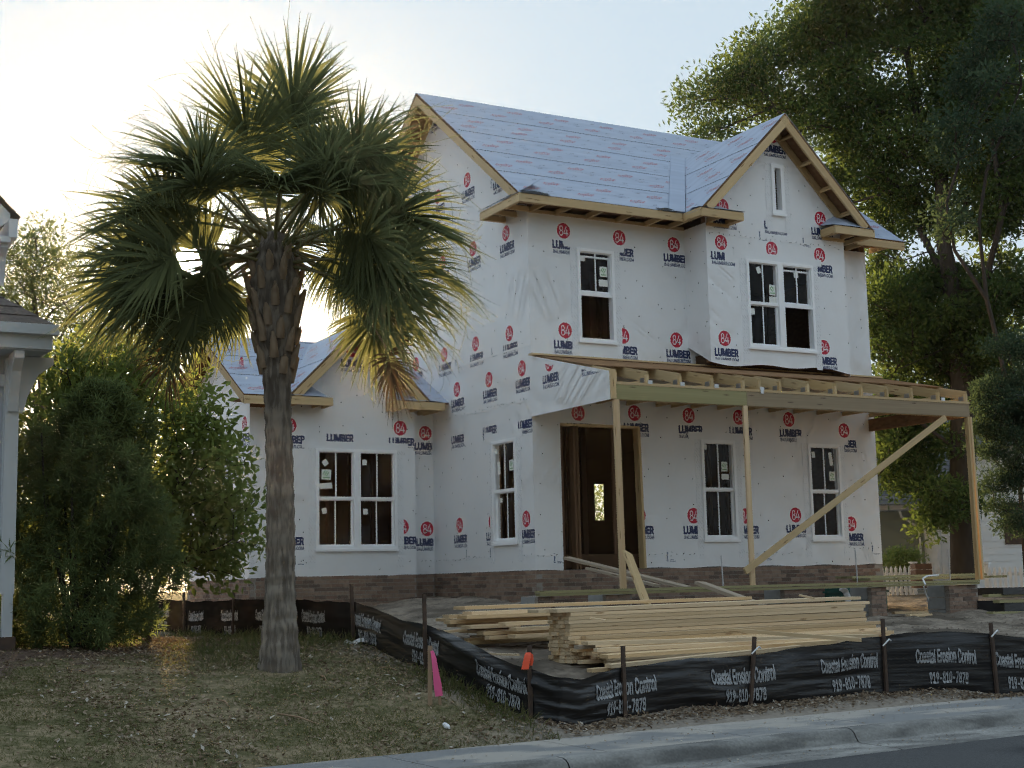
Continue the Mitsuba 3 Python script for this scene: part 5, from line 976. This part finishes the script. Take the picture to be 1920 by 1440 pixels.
blobs = [(1400, 150, 35.5, 55, 45, 1.2, 12), (1345, 190, 35.5, 55, 45, 1.0, 10), (1460, 200, 35.5, 80, 55, 1.4, 18), (1420, 120, 36, 60, 50, 1.2, 10), (1330, 250, 35.5, 45, 25, .8, 6), (1540, 110, 35, 80, 80, 1.6, 26), (1500, 60, 36, 50, 60, 1.4, 13), (1600, 30, 35, 90, 60, 1.6, 26), (1560, 230, 34.5, 80, 70, 1.4, 24), (1620, 160, 34, 80, 80, 1.6, 28), (1700, 60, 34, 90, 70, 1.6, 26), (1690, 260, 33.5, 90, 90, 1.6, 30), (1640, 350, 34, 70, 60, 1.3, 18),
         (1780, 150, 33, 90, 90, 1.6, 30), (1800, 20, 33.5, 100, 60, 1.6, 26), (1880, 100, 32.5, 90, 90, 1.6, 28), (1880, 260, 32, 80, 90, 1.5, 26), (1800, 300, 32.5, 70, 70, 1.3, 18), (1730, 390, 33, 60, 50, 1.0, 11), (1900, 400, 31.5, 60, 60, 1.2, 14), (1680, 560, 32, 60, 50, 1.2, 16), (1660, 640, 32, 50, 60, 1.2, 16), (1730, 640, 33, 60, 50, 1.2, 14), (1660, 500, 34, 45, 40, 1.0, 8), (1880, 520, 32, 60, 50, 1.2, 10), (1850, 690, 32, 60, 60, 1.2, 14),
         (1690, 740, 32.5, 60, 60, 1.3, 16), (1740, 820, 33, 70, 50, 1.3, 16), (1690, 850, 32.5, 60, 60, 1.2, 14), (1760, 930, 31.5, 60, 40, .9, 12), (1740, 980, 31, 40, 25, .6, 5), (1640, 420, 35, 60, 50, 1.2, 12), (1990, 300, 32, 60, 150, 1.5, 20), (1560, 330, 35.5, 60, 40, 1.0, 8), (1960, 60, 33, 60, 90, 1.5, 14), (1690, -60, 34, 200, 60, 2, 40), (1860, -60, 33, 120, 60, 2, 26), (1900, 20, 32, 70, 60, 1.5, 24), (1850, 180, 32, 60, 60, 1.2, 20), (1910, 330, 31.5, 50, 70, 1.2, 20), (1830, 400, 32.5, 45, 50, 1.0, 10), (1910, 560, 31.5, 60, 60, 1.2, 18), (1760, 700, 33, 60, 50, 1.2, 14), (1760, 610, 32, 70, 60, 1.3, 20), (1840, 600, 31.5, 60, 70, 1.2, 18), (1700, 900, 33, 50, 40, 1.0, 9), (1660, 800, 33, 40, 60, 1.0, 10), (1780, 540, 32.5, 60, 50, 1.0, 13), (1690, 600, 32.5, 50, 50, 1.0, 12), (1720, 520, 33, 50, 40, 1, 9)]
def blob_tips(bl, r):
    o = []
    for px, py, d, rx, ry, rz, n in bl:
        q = rdir(n, r) * (r.rand(n, 1) ** .4); k = d / FOC; c = spot(px, py, d); o.append(c + np.outer(q[:, 0] * rx * k, RIGHT) + np.outer(q[:, 1] * ry * k, UP) + np.outer(q[:, 2] * rz, FWD))
    return np.vstack(o)
tree('oak_tree', 'tall spreading oak with many dark limbs towering right of the house', 'tree', on, op, blob_tips(blobs, r), 200, np.concatenate([np.full(b[6], .80 if b[1] < 300 else .55) for b in blobs]), .145, 'oak_leaf', 34, .013, 2.2, trunk_r=.30)
r = np.random.RandomState(35)
tree('holly_tree', 'dense dark green tree with small glossy leaves at the right edge beside the porch', 'tree', [S_(1935, 1100, 27), S_(1935, 900, 27), S_(1925, 780, 27), S_(1900, 700, 27)], [-1, 0, 1, 2], blob_tips([(1890, 760, 27, 50, 70, .8, 34), (1860, 820, 27, 35, 40, .6, 14), (1930, 850, 27, 60, 80, .9, 34), (1880, 900, 26.8, 40, 50, .6, 10), (1950, 720, 27, 60, 80, .9, 28), (1890, 960, 27, 40, 40, .6, 9), (1850, 750, 27.2, 25, 40, .5, 9), (1900, 650, 27.5, 50, 40, .7, 12)], r), 240, .30, .075, 'dark_leaf', 36, .006, 2.3, trunk_r=.10)
# bare stemmed tree whose dark wiry limbs cross the oak's crown
r = np.random.RandomState(37); wn_ = [S_(1925, 1090, 29), S_(1905, 800, 29), S_(1870, 640, 29), S_(1850, 560, 29), S_(1790, 470, 29), S_(1775, 380, 29), S_(1800, 300, 29), S_(1840, 220, 29), S_(1900, 130, 29), S_(1835, 420, 29), S_(1850, 320, 29), S_(1880, 250, 29), S_(1915, 160, 29), S_(1800, 470, 29.3)]
tree('wiry_tree', 'leaning tree with thin twisting dark stems in front of the oak crown', 'tree', wn_, [-1, 0, 1, 2, 3, 4, 5, 6, 7, 3, 9, 10, 11, 4], blob_tips([(1850, 150, 29, 60, 60, 1, 16), (1800, 260, 29, 50, 50, .8, 12), (1900, 260, 29, 40, 60, .8, 12), (1780, 400, 29, 40, 50, .5, 7), (1880, 60, 29, 60, 50, .9, 14)], r), 110, .42, .13, 'dark_leaf', 38, .010, 2.2, trunk_r=.11)
# airy tree behind the neighbour's house on the left
r = np.random.RandomState(39)
tree('airy_tree', 'airy tree with thin sunlit foliage behind the left neighbour house', 'tree', [S_(90, 1090, 36), S_(85, 800, 36), S_(70, 620, 36), S_(60, 520, 36)], [-1, 0, 1, 2], blob_tips([(60, 450, 36, 40, 50, 1, 12), (30, 520, 36, 60, 60, 1.2, 18), (110, 520, 36, 60, 60, 1.2, 18), (70, 600, 36, 90, 60, 1.4, 24), (160, 570, 36, 60, 60, 1.2, 13), (140, 650, 36, 80, 50, 1.3, 16), (20, 650, 36, 60, 60, 1.3, 16), (210, 640, 36, 60, 50, 1.2, 12), (-40, 540, 36, 60, 100, 1.5, 20)], r), 95, .62, .12, 'far_leaf', 40, .012, 2.2, trunk_r=.2)
# street trees on the near side of the road, behind the camera: the window panes mirror them
for n_, (x, y, h, w) in enumerate(((-16, -14, 12, 5.5), (-6, -20, 13, 6), (4, -24, 13, 6.5), (13, -20, 12, 6), (22, -16, 12, 6), (31, -10, 12, 6), (-22, -4, 11, 5))):
    r = np.random.RandomState(160 + n_); c_ = A(x, y, -1.2); tips = np.vstack([ellip(c_ + A(0, 0, h * .62), (w, w, h * .36), 90, r), ellip(c_ + A(0, 0, h * .3), (w * .8, w * .8, h * .16), 30, r)])
    tree('street_tree', ['leafy tree across the street mirrored in the window panes, ' + q for q in ('far left', 'left', 'left of centre', 'centre', 'right of centre', 'far right', 'nearest')][n_], 'tree', [c_, c_ + A(0, 0, h * .3)], [-1, 0], tips, 60, 1.0, .5, 'far_leaf', 170 + n_, .03, 2.2, trunk_r=.25)
# trees closing the view low behind everything; last three unseen, added as yard shade
for n_, (px, d, top, w, lab) in enumerate(((-60, 60, 930, 200, 'far tree low on the left behind the shrubs'), (150, 66, 900, 170, 'far tree behind the broadleaf shrub'), (300, 70, 930, 150, 'far tree between the shrub and the palm trunk'), (1670, 52, 700, 130, 'dark tree behind the white neighbour house beside the right house corner'), (1800, 56, 620, 150, 'dark tree behind the white neighbour house left of the porch end'), (1930, 52, 560, 150, 'dark tree behind the right hand neighbour at the right edge'), (1330, 50, 640, 150, 'added unseen tree behind the left part of the house, shading the yard'), (1480, 50, 630, 150, 'added unseen tree behind the middle of the house, shading the yard'), (1590, 47, 640, 120, 'added unseen tree behind the right end of the house, shading the yard'))):
    r = np.random.RandomState(60 + n_); k = (1080 - top)
    tree('far_tree', lab, 'tree', [S_(px, 1085, d), S_(px, 1085 - k * .35, d)], [-1, 0], blob_tips([(px, top + k * .35, d, w * .6, k * .33, 2.2, 46), (px - w * .4, top + k * .5, d, w * .4, k * .28, 2, 26), (px + w * .4, top + k * .5, d, w * .4, k * .28, 2, 26), (px, top + k * .75, d, w * .7, k * .2, 2, 26)], r), 90, .85, .24, 'far_leaf', 70 + n_, .02, 2.2, trunk_r=.18)

# ---------------------------------------------------------------- neighbours
def clap(parent, fr, u0, u1, z0, z1, lap, m, holes_=None):
    z = z0
    while z < z1 - .02:
        e = min(z + lap, z1); V = np.array([fr.at(u, zz_, d) for zz_, d in ((z, .022), (e, .006), (e, -.01), (z, -.01)) for u in (u0, u1)]); F = [[0, 1, 3, 2], [2, 3, 5, 4], [6, 7, 1, 0], [0, 2, 4, 6], [1, 7, 5, 3]]
        if np.cross(fr.u, fr.v) @ fr.n < 0: F = [f[::-1] for f in F]
        V4 = V; part(parent, 'siding_board', (V4, np.array(F)), m); z = e
def roof_rows(parent, p, rows, m, name='shingle_row'):
    """p: eave left, eave right, ridge right, ridge left; overlapping rows of shingles"""
    p = np.asarray(p, float); n = unit(np.cross(p[1] - p[0], p[3] - p[0])); n = n if n[2] > 0 else -n
    for k in range(rows):
        a, b = k / rows, (k + 1.15) / rows; b = min(b, 1)
        q = [p[0] + (p[3] - p[0]) * a + n * .016, p[1] + (p[2] - p[1]) * a + n * .016, p[1] + (p[2] - p[1]) * b + n * .004, p[0] + (p[3] - p[0]) * b + n * .004]
        V = np.array(q + [x - n * .015 for x in q]); F = [[0, 1, 2, 3], [4, 5, 1, 0], [3, 2, 6, 7], [0, 3, 7, 4], [1, 5, 6, 2]]
        part(parent, name, (V, np.array(F)), m, uv=np.tile([0, rs.randint(1, 999)], (8, 1)))
# left: corner of a grey house with hipped porch roof and an upper gable
LH = thing('grey_house', 'corner of a pale grey house with brown shingled hip roof at the left edge', 'house')
ex, ey, ez = 2.97, 15.6, 2.84
lf = Frame((0, ey + .55, 0), (1, 0, 0), (0, 0, 1), (0, -1, 0)); lr = Frame((ex - 0.40, 0, 0), (0, 1, 0), (0, 0, 1), (1, 0, 0))
part(LH, 'wall', slab(lf, sbox(-4, -.35, ex - 0.40, 2.62), 0, -.15), 'siding_grey'); part(LH, 'wall', slab(lr, sbox(ey + .56, -.35, 26, 2.62), 0, -.15), 'siding_grey')
m = MB(); m.box((-4, ey + .52, -.8), (ex - 0.42, ey + .7, -.35)); put(LH + '__base', m.m, 'mortar')
for q in brickwork(Frame((0, ey + .50, 0), (1, 0, 0), (0, 0, 1), (0, -1, 0)), .9, ex - 0.40, -.75, -.36, .09, 77): V, F, uv = brick_mesh(q); part(LH + '__base', 'brick', (V, F), 'brick', uv=uv)
for a, b, c in (((ex - 0.40, ey + .40, .0), (ex - 0.26, ey + .56, 2.55), 'trim_grey'), ((.9, ey + .50, 2.25), (ex - 0.40, ey + .548, 2.38), 'trim_grey'), ((1.9, ey + .51, .3), (1.99, ey + .548, 2.25), 'trim_grey')): m = MB(); m.box(a, b); part(LH, 'trim_board', m.m, c)
m = MB(); m.box((ex - 0.37, ey + .40, -.55), (ex - 0.27, ey + .52, .3)); part(LH, 'downpipe', m.m, 'trim_grey')
m = MB(); m.box((ex - 0.40, ey + .36, -.85), (ex - 0.24, ey + .54, -.45)); part(LH, 'post_base', m.m, 'dark_steel')
pv = [(0, 0), (.0, -.62), (.05, -.62), (.09, -.45), (.2, -.2), (.36, -.08), (.36, 0)]
bf = Frame((ex - 0.33, ey + .40, 2.58), (0, -1, 0), (0, 0, 1), (-1, 0, 0)); part(LH, 'bracket', slab(bf, Polygon(pv), .05, -.05), 'trim_grey'); bf2 = Frame((ex - 0.26, ey + .48, 2.58), (1, 0, 0), (0, 0, 1), (0, -1, 0)); part(LH, 'bracket', slab(bf2, Polygon(pv), .05, -.05), 'trim_grey')
m = MB(); m.box((-4, ey, 2.60), (ex, ey + .03, 2.76)); part(LH, 'fascia', m.m, 'trim_grey'); m = MB(); m.box((ex - .03, ey + .03, 2.60), (ex, 26, 2.76)); part(LH, 'fascia', m.m, 'trim_grey'); m = MB(); m.box((-4, ey + .03, 2.585), (ex - .03, 26, 2.60)); part(LH, 'soffit', m.m, 'siding_grey')
m = MB(); m.box((-4, ey - .09, 2.75), (ex + .05, ey - .002, 2.86)); part(LH, 'gutter', m.m, 'trim_grey')
roof_rows(LH, [(-4, ey - .05, 2.85), (ex + .02, ey - .05, 2.85), (ex - 2.6, ey + 2.57, 4.85), (-4, ey + 2.57, 4.85)], 17, 'shingle'); roof_rows(LH, [(ex + .02, ey - .05, 2.85), (ex + .02, 26, 2.85), (ex - 2.6, 23.4, 4.85), (ex - 2.6, ey + 2.57, 4.85)], 17, 'shingle')
UG = thing('upper_gable_house', 'pale eave corner with a curved bracket of a taller house at the left edge', 'house'); gd = 24.
c0 = spot(0, 420, gd); gxr = c0[0]; gy_ = c0[1]; gf_ = Frame((0, gy_, 0), (1, 0, 0), (0, 0, 1), (0, -1, 0))
e1 = spot(36, 408, gd); e2 = spot(0, 376, gd)
part(UG, 'wall', slab(Frame((0, gy_ + .5, 0), (1, 0, 0), (0, 0, 1), (0, -1, 0)), Polygon([(gxr - 8, -.5), (gxr + .05, -.5), (gxr + .05, e1[2] - .05), (gxr - 4, e1[2] + 4), (gxr - 8, e1[2])]), 0, -.2), 'siding_grey')
dz = (e2[2] - e1[2]) / (e2[0] - e1[0]); q = slab(gf_, Polygon([(e1[0] - .12, e1[2] - .02), (e1[0] - .12, e1[2] + .1), (e1[0] - 3, e1[2] + .1 - 2.88 * dz), (e1[0] - 3, e1[2] - .15 - 2.88 * dz), (e1[0] - .5, e1[2] - .33)]), 0, -.06); part(UG, 'rake_board', q, 'trim_grey')
m = MB(); m.box((e1[0] - .14, gy_ - .05, e1[2] - .32), (e1[0] + .0, gy_ + 3, e1[2])); part(UG, 'eave_end', m.m, 'trim_grey'); m = MB(); m.box((e1[0] - .42, gy_ - .02, e1[2] - .40), (e1[0] - .1, gy_ + 1, e1[2] - .30)); part(UG, 'eave_box', m.m, 'trim_grey')
roof_rows(UG, [(e1[0] + .03, gy_ - .1, e1[2] + .02), (e1[0] + .03, gy_ + 6, e1[2] + .02), (e1[0] - 3, gy_ + 6, e1[2] + .1 - 3 * dz), (e1[0] - 3, gy_ - .1, e1[2] + .1 - 3 * dz)], 12, 'shingle')
bf = Frame((gxr + .1, gy_ + .5, e1[2] - .38), (0, -1, 0), (0, 0, 1), (1, 0, 0)); part(UG, 'bracket', slab(bf, Polygon([(x * 1.1, y * 1.1) for x, y in pv]), .06, -.06), 'trim_grey')
# right: white house, second house, picket fence
NH = thing('white_house', 'white weatherboarded house with grey roof and downpipe beyond the right house corner', 'house')
nc = A(28.45, 28.08, 0); zt_ = spot(1728, 950, 38.0)[2]; nfr = Frame((nc[0], nc[1], 0), (.9, -.435, 0), (0, 0, 1), (-.435, -.9, 0)); nsd = Frame((nc[0], nc[1], 0), (.42, .908, 0), (0, 0, 1), (.908, -.42, 0))
nfl = Frame((nc[0] - .435 * -.0, nc[1], 0), (.9, -.435, 0), (0, 0, 1), (-.435, -.9, 0))
clap(NH, nfr, .05, 4.2, -.2, zt_ - .02, .17, 'siding_white'); wl_ = Frame(tuple(nfr.at(0., 0., -1.0)), (.9, -.435, 0), (0, 0, 1), (-.435, -.9, 0)); clap(NH, wl_, -3.6, -.02, -.2, zt_ - .05, .17, 'siding_shaded')
m = MB(); q = nfr.at(.0, 0., .0); m.board(nfr.at(.03, -.2, .012), nfr.at(.03, zt_, .012), .09, .04, nfr.n); part(NH, 'corner_board', m.m, 'siding_white')
sr_ = Frame(tuple(nfr.at(0., 0., 0.)), (.435, .9, 0), (0, 0, 1), (-.9, .435, 0)); part(NH, 'wall', slab(sr_, sbox(.01, -.2, 1.0, zt_), 0, -.05), 'siding_white')
m = MB(); m.tube([nfr.at(-.75, zt_ - .05, -.7), nfr.at(-.7, zt_ - .22, -.72), nfr.at(-.25, zt_ - .45, -.95), nfr.at(-.15, zt_ - .65, -.95), nfr.at(-.12, -.2, -.95)], .032, 8); part(NH, 'downpipe', m.m, 'siding_white', smooth=True)
m = MB(); m.board(nfr.at(-3.6, zt_ + .02, -.55), nfr.at(-.3, zt_ + .02, -.55), .1, .11); m.board(nfr.at(-.3, zt_ + .04, -.5), nfr.at(.05, zt_ + .04, .38), .1, .11); m.board(nfr.at(.05, zt_ + .04, .38), nfr.at(4.4, zt_ + .04, .38), .1, .11); part(NH, 'gutter', m.m, 'siding_white')
roof_rows(NH, [nfr.at(-3.7, zt_ + .06, .42), nfr.at(4.4, zt_ + .06, .42), nfr.at(3.4, zt_ + 1.9, -3.0), nfr.at(-3.0, zt_ + 1.9, -3.0)], 14, 'shingle_grey')
m = MB(); m.board(nfr.at(-3.5, .6, -4.2), nfr.at(4.2, .6, -4.2), 4, 3.2, (0, 0, 1)); part(NH, 'rear_wing', m.m, 'siding_white')
SH = thing('rear_house', 'pale weatherboarded house with a dark shutter behind the oak trunk at the right edge', 'house')
sfr = Frame(tuple(spot(1845, 1060, 36.0) * A(1, 1, 0)), (.8, -.6, 0), (0, 0, 1), (-.6, -.8, 0)); clap(SH, sfr, -.6, 4, -.4, 3.2, .17, 'siding_white')
m = MB(); q = slab(sfr, sbox(.55, .7, .98, 1.75), .05, .025); part(SH, 'shutter', q, 'dark_steel'); part(SH, 'window_pane', slab(sfr, sbox(1.0, .7, 1.7, 1.75), .03, .024), 'dark_steel'); part(SH, 'corner_board', slab(sfr, sbox(-.65, -.4, -.52, 3.2), .03, -.05), 'siding_white')
roof_rows(SH, [sfr.at(-1, 3.2, .4), sfr.at(4.4, 3.2, .4), sfr.at(4.4, 5.2, -3), sfr.at(-1, 5.2, -3)], 12, 'shingle_grey')
def pickets(a, b, z0, z1, label, sp=.115, w=.065):
    a, b = A(*a), A(*b); L = np.linalg.norm(b - a); d = (b - a) / L; nn = A(d[1], -d[0], 0); k = thing('picket_fence', label, 'fence')
    for zr in (z0 + (z1 - z0) * .25, z0 + (z1 - z0) * .75): m = MB(); m.board(a + A(0, 0, zr) - nn * .03, b + A(0, 0, zr) - nn * .03, .035, .07); part(k, 'rail', m.m, 'picket_paint')
    pf = Frame(tuple(a), tuple(d), (0, 0, 1), tuple(nn)); u = .03
    while u < L - w: part(k, 'picket', slab(pf, Polygon([(u, z0), (u + w, z0), (u + w, z1 - .07), (u + w / 2, z1), (u, z1 - .07)]), .02, 0), 'picket_paint'); u += sp
    for u in (0., L): m = MB(); m.board(a + d * u + A(0, 0, z0 - .1), a + d * u + A(0, 0, z1 + .05), .1, .1, tuple(nn)); m.board(a + d * u + A(0, 0, z1 + .055), a + d * u + A(0, 0, z1 + .09), .15, .15, tuple(nn)); part(k, 'fence_post', m.m, 'picket_paint')
h0 = lambda px, py, d: spot(px, py, d)
for x0, d0, x1, d1, lab in ((1640, 33.0, 1712, 33.2, 'white picket fence left of the brown planter box'), (1745, 33.2, 1805, 33.0, 'white picket fence between the planter box and the oak trunk'), (1850, 31.5, 1990, 30.5, 'white picket fence at the right edge behind the treated boards')):
    p0, p1 = spot(x0, 1062, d0), spot(x1, 1060, d1); pickets(p0 * A(1, 1, 0), p1 * A(1, 1, 0), -.55, p0[2] - .0, lab)
m = MB(); p0, p1 = spot(1712, 1075, 32.6), spot(1743, 1075, 32.6)
for l in range(4): z = .17 - .14 * l; m.board(p0 * A(1, 1, 0) + A(0, 0, z), p1 * A(1, 1, 0) + A(0, 0, z), .4, .13)
solo('planter_box', m.m, 'planter_wood', 'brown timber planter box between two lengths of picket fence', 'planter')
r = np.random.RandomState(81); cs_ = spot(1690, 1048, 34.0); ct = ellip(cs_, (.55, .5, .30), 60, r, .2); hb = thing('round_bush', 'low round green bush behind the picket fence near the right house corner', 'bush'); V, F, uv = foliage(ct, np.full(60, .16), 60, .07, r); part(hb, 'crown', (V, F), 'bush_leaf', uv=uv)
m = MB()
for q in range(5): m.tube([cs_ * A(1, 1, 0) + A(0, 0, -.6), cs_ + A(.2 * math.cos(q * 1.3), .2 * math.sin(q * 1.3), 0)], [.03, .01], 5)
part(hb, 'stem', m.m, 'tree_bark')

# ---------------------------------------------------------------- litter and grass
r = np.random.RandomState(91)
def lawn_points(n, dens):
    x, y = r.uniform(-1.5, 9, n * 4), r.uniform(9.8, 22, n * 4); z = gz(x, y)
    ok = (y > walk_y(x) + .02) & (x < 6.5) ; ok &= r.rand(n * 4) < dens(x, y); x, y, z = x[ok][:n], y[ok][:n], z[ok][:n]; return np.stack([x, y, z], -1)
fb = lambda x, y, s, k: meshkit.fbm(np.stack([x * s, y * s, 0 * x + k], -1), 3, int(k))
P_ = lawn_points(19000, lambda x, y: np.clip((fb(x, y, .9, 3) - .33) * 3, .10, 1)); n = len(P_); d = rdir(n, r) * A(1, 1, .25)
V, F, uv = leaves(P_ + A(0, 0, .012) + r.rand(n, 1) * A(0, 0, .02), d, unit(A(0, 0, 1) + rdir(n, r) * .5), r.uniform(.03, .085, n), r.uniform(.015, .034, n), r.rand(n), .35); stuff('fallen_leaves', (V, F), 'fallen_leaf', 'dry brown leaves scattered over the lawn', 'leaves', uv=uv)
# litter along the fence foot and the pavement edge
t = r.rand(5200); s_ = fs[8] + (fs[-1] - fs[8]) * t; x = np.interp(s_, fs, fx[:, 0]); y0 = np.interp(s_, fs, fx[:, 1]); y = y0 - .04 - np.abs(r.normal(size=len(x))) * .16; ok = (y > kerb_y(x) + .75); x, y = x[ok], y[ok]
zz_ = np.where(y < walk_y(x) + .0, -1.352, gz(x, y)); P_ = np.stack([x, y, zz_], -1); n = len(P_); d = rdir(n, r) * A(1, 1, .3)
V, F, uv = leaves(P_ + A(0, 0, .01) + r.rand(n, 1) * A(0, 0, .025), d, unit(A(0, 0, 1) + rdir(n, r) * .6), r.uniform(.025, .07, n), r.uniform(.012, .03, n), r.rand(n), .35); stuff('fence_litter', (V, F), 'fallen_leaf', 'dry leaves and mulch drifted along the foot of the silt fence', 'leaves', uv=uv)
P_ = lawn_points(62000, lambda x, y: np.clip((.68 - fb(x, y, .8, 3)) * 2.6, .10, 1) * np.where(y > 15.2 + (x - 3.4) * .55, .10, 1)); n = len(P_); d = unit(rdir(n, r) * A(1, 1, .3) + A(0, 0, .75)); L = r.uniform(.02, .055, n)
V, F, uv = leaves(P_, d, rdir(n, r), L, .005, r.rand(n), .5); stuff('lawn_grass', (V, F), 'grass_blade', 'short thin grass of the lawn', 'grass', uv=uv)
# taller weeds along the side fence
k = []
for a, b, c_, nn_ in ((6.2, 16.2, .35, 420), (6.25, 19, .3, 330), (6.3, 21.5, .3, 300), (6.3, 12.9, .2, 260), (6.35, 12.0, .2, 260), (5.6, 16.2, .3, 250), (4.6, 15.4, .25, 160), (5.05, 15.7, .3, 200)): k.append(np.stack([a + r.normal(size=nn_) * c_ * .6, b + r.normal(size=nn_) * c_ * 2.2, 0 * np.zeros(nn_)], -1))
P_ = np.vstack(k); P_[:, 0] = np.minimum(P_[:, 0], np.where(P_[:, 1] > 11.6, 6.42, 99)); P_[:, 2] = gz(P_[:, 0], P_[:, 1]); n = len(P_); d = unit(rdir(n, r) * A(1, 1, .2) + A(0, 0, 1.1))
V, F, uv = leaves(P_, d, rdir(n, r), r.uniform(.06, .18, n), .008, r.rand(n), .5); stuff('weeds', (V, F), 'grass_blade', 'taller weeds growing along the silt fence', 'weeds', uv=uv)
# crumbs of soil on the building lot
n = 2600; x, y = r.uniform(6.7, 20, n), r.uniform(11.4, 20, n); P_ = np.stack([x, y, gz(x, y)], -1); V, F = [], []
tet = A((1, 0, -.4), (-.5, .87, -.4), (-.5, -.87, -.4), (0, 0, .7)); sz = r.uniform(.008, .035, n); ro = r.uniform(0, 6.3, n); cs1, sn1 = np.cos(ro), np.sin(ro)
Vt = np.stack([tet[None, :, 0] * cs1[:, None] - tet[None, :, 1] * sn1[:, None], tet[None, :, 0] * sn1[:, None] + tet[None, :, 1] * cs1[:, None], np.broadcast_to(tet[None, :, 2], (n, 4))], -1) * sz[:, None, None] + P_[:, None]; F = (np.arange(n)[:, None, None] * 4 + np.array([[0, 1, 3], [1, 2, 3], [2, 0, 3]])).reshape(-1, 3)
stuff('soil_crumbs', (Vt.reshape(-1, 3), F), 'ground_soil', 'clods and crumbs of soil on the building lot', 'soil')

r = np.random.RandomState(95); cs_ = A(19.9, 31.5, 1.5); ct = ellip(cs_, (1.4, 1.0, 1.9), 120, r, .2); hb = thing('garden_shrub', 'green shrub behind the house seen through its doorway and small rear opening', 'shrub'); V, F, uv = foliage(ct, np.full(120, .3), 50, .12, r); part(hb, 'crown', (V, F), 'bush_leaf', uv=uv)
m = MB()
for q in range(5): m.tube([cs_ * A(1, 1, 0) + A(.1 * q, 0, -.6), cs_ + A(.3 * math.cos(q * 1.3), .3 * math.sin(q * 1.3), 0)], [.03, .01], 5)
part(hb, 'stem', m.m, 'tree_bark')

# grit and leaves washed into the gutter and over the pavement
n = 900; u = r.uniform(-1, 14, n); v = np.where(r.rand(n) < .45, r.normal(-.30, .16, n), r.uniform(.2, 1.12, n)); v = np.clip(v, -.50, 1.12); v = np.where((v > -.12) & (v < .2), -.2, v); P_ = r0[None] + KD[None] * u[:, None] + KN[None] * v[:, None]; P_[:, 2] = np.where(v < 0, -1.480, -1.349)
d = rdir(n, r) * A(1, 1, .15); V, F, uv = leaves(P_ + A(0, 0, .006), d, unit(A(0, 0, 1) + rdir(n, r) * .3), r.uniform(.012, .05, n), r.uniform(.006, .02, n), r.rand(n), .2); stuff('pavement_litter', (V, F), 'fallen_leaf', 'bits of leaf and grit on the pavement and in the gutter', 'leaves', uv=uv)
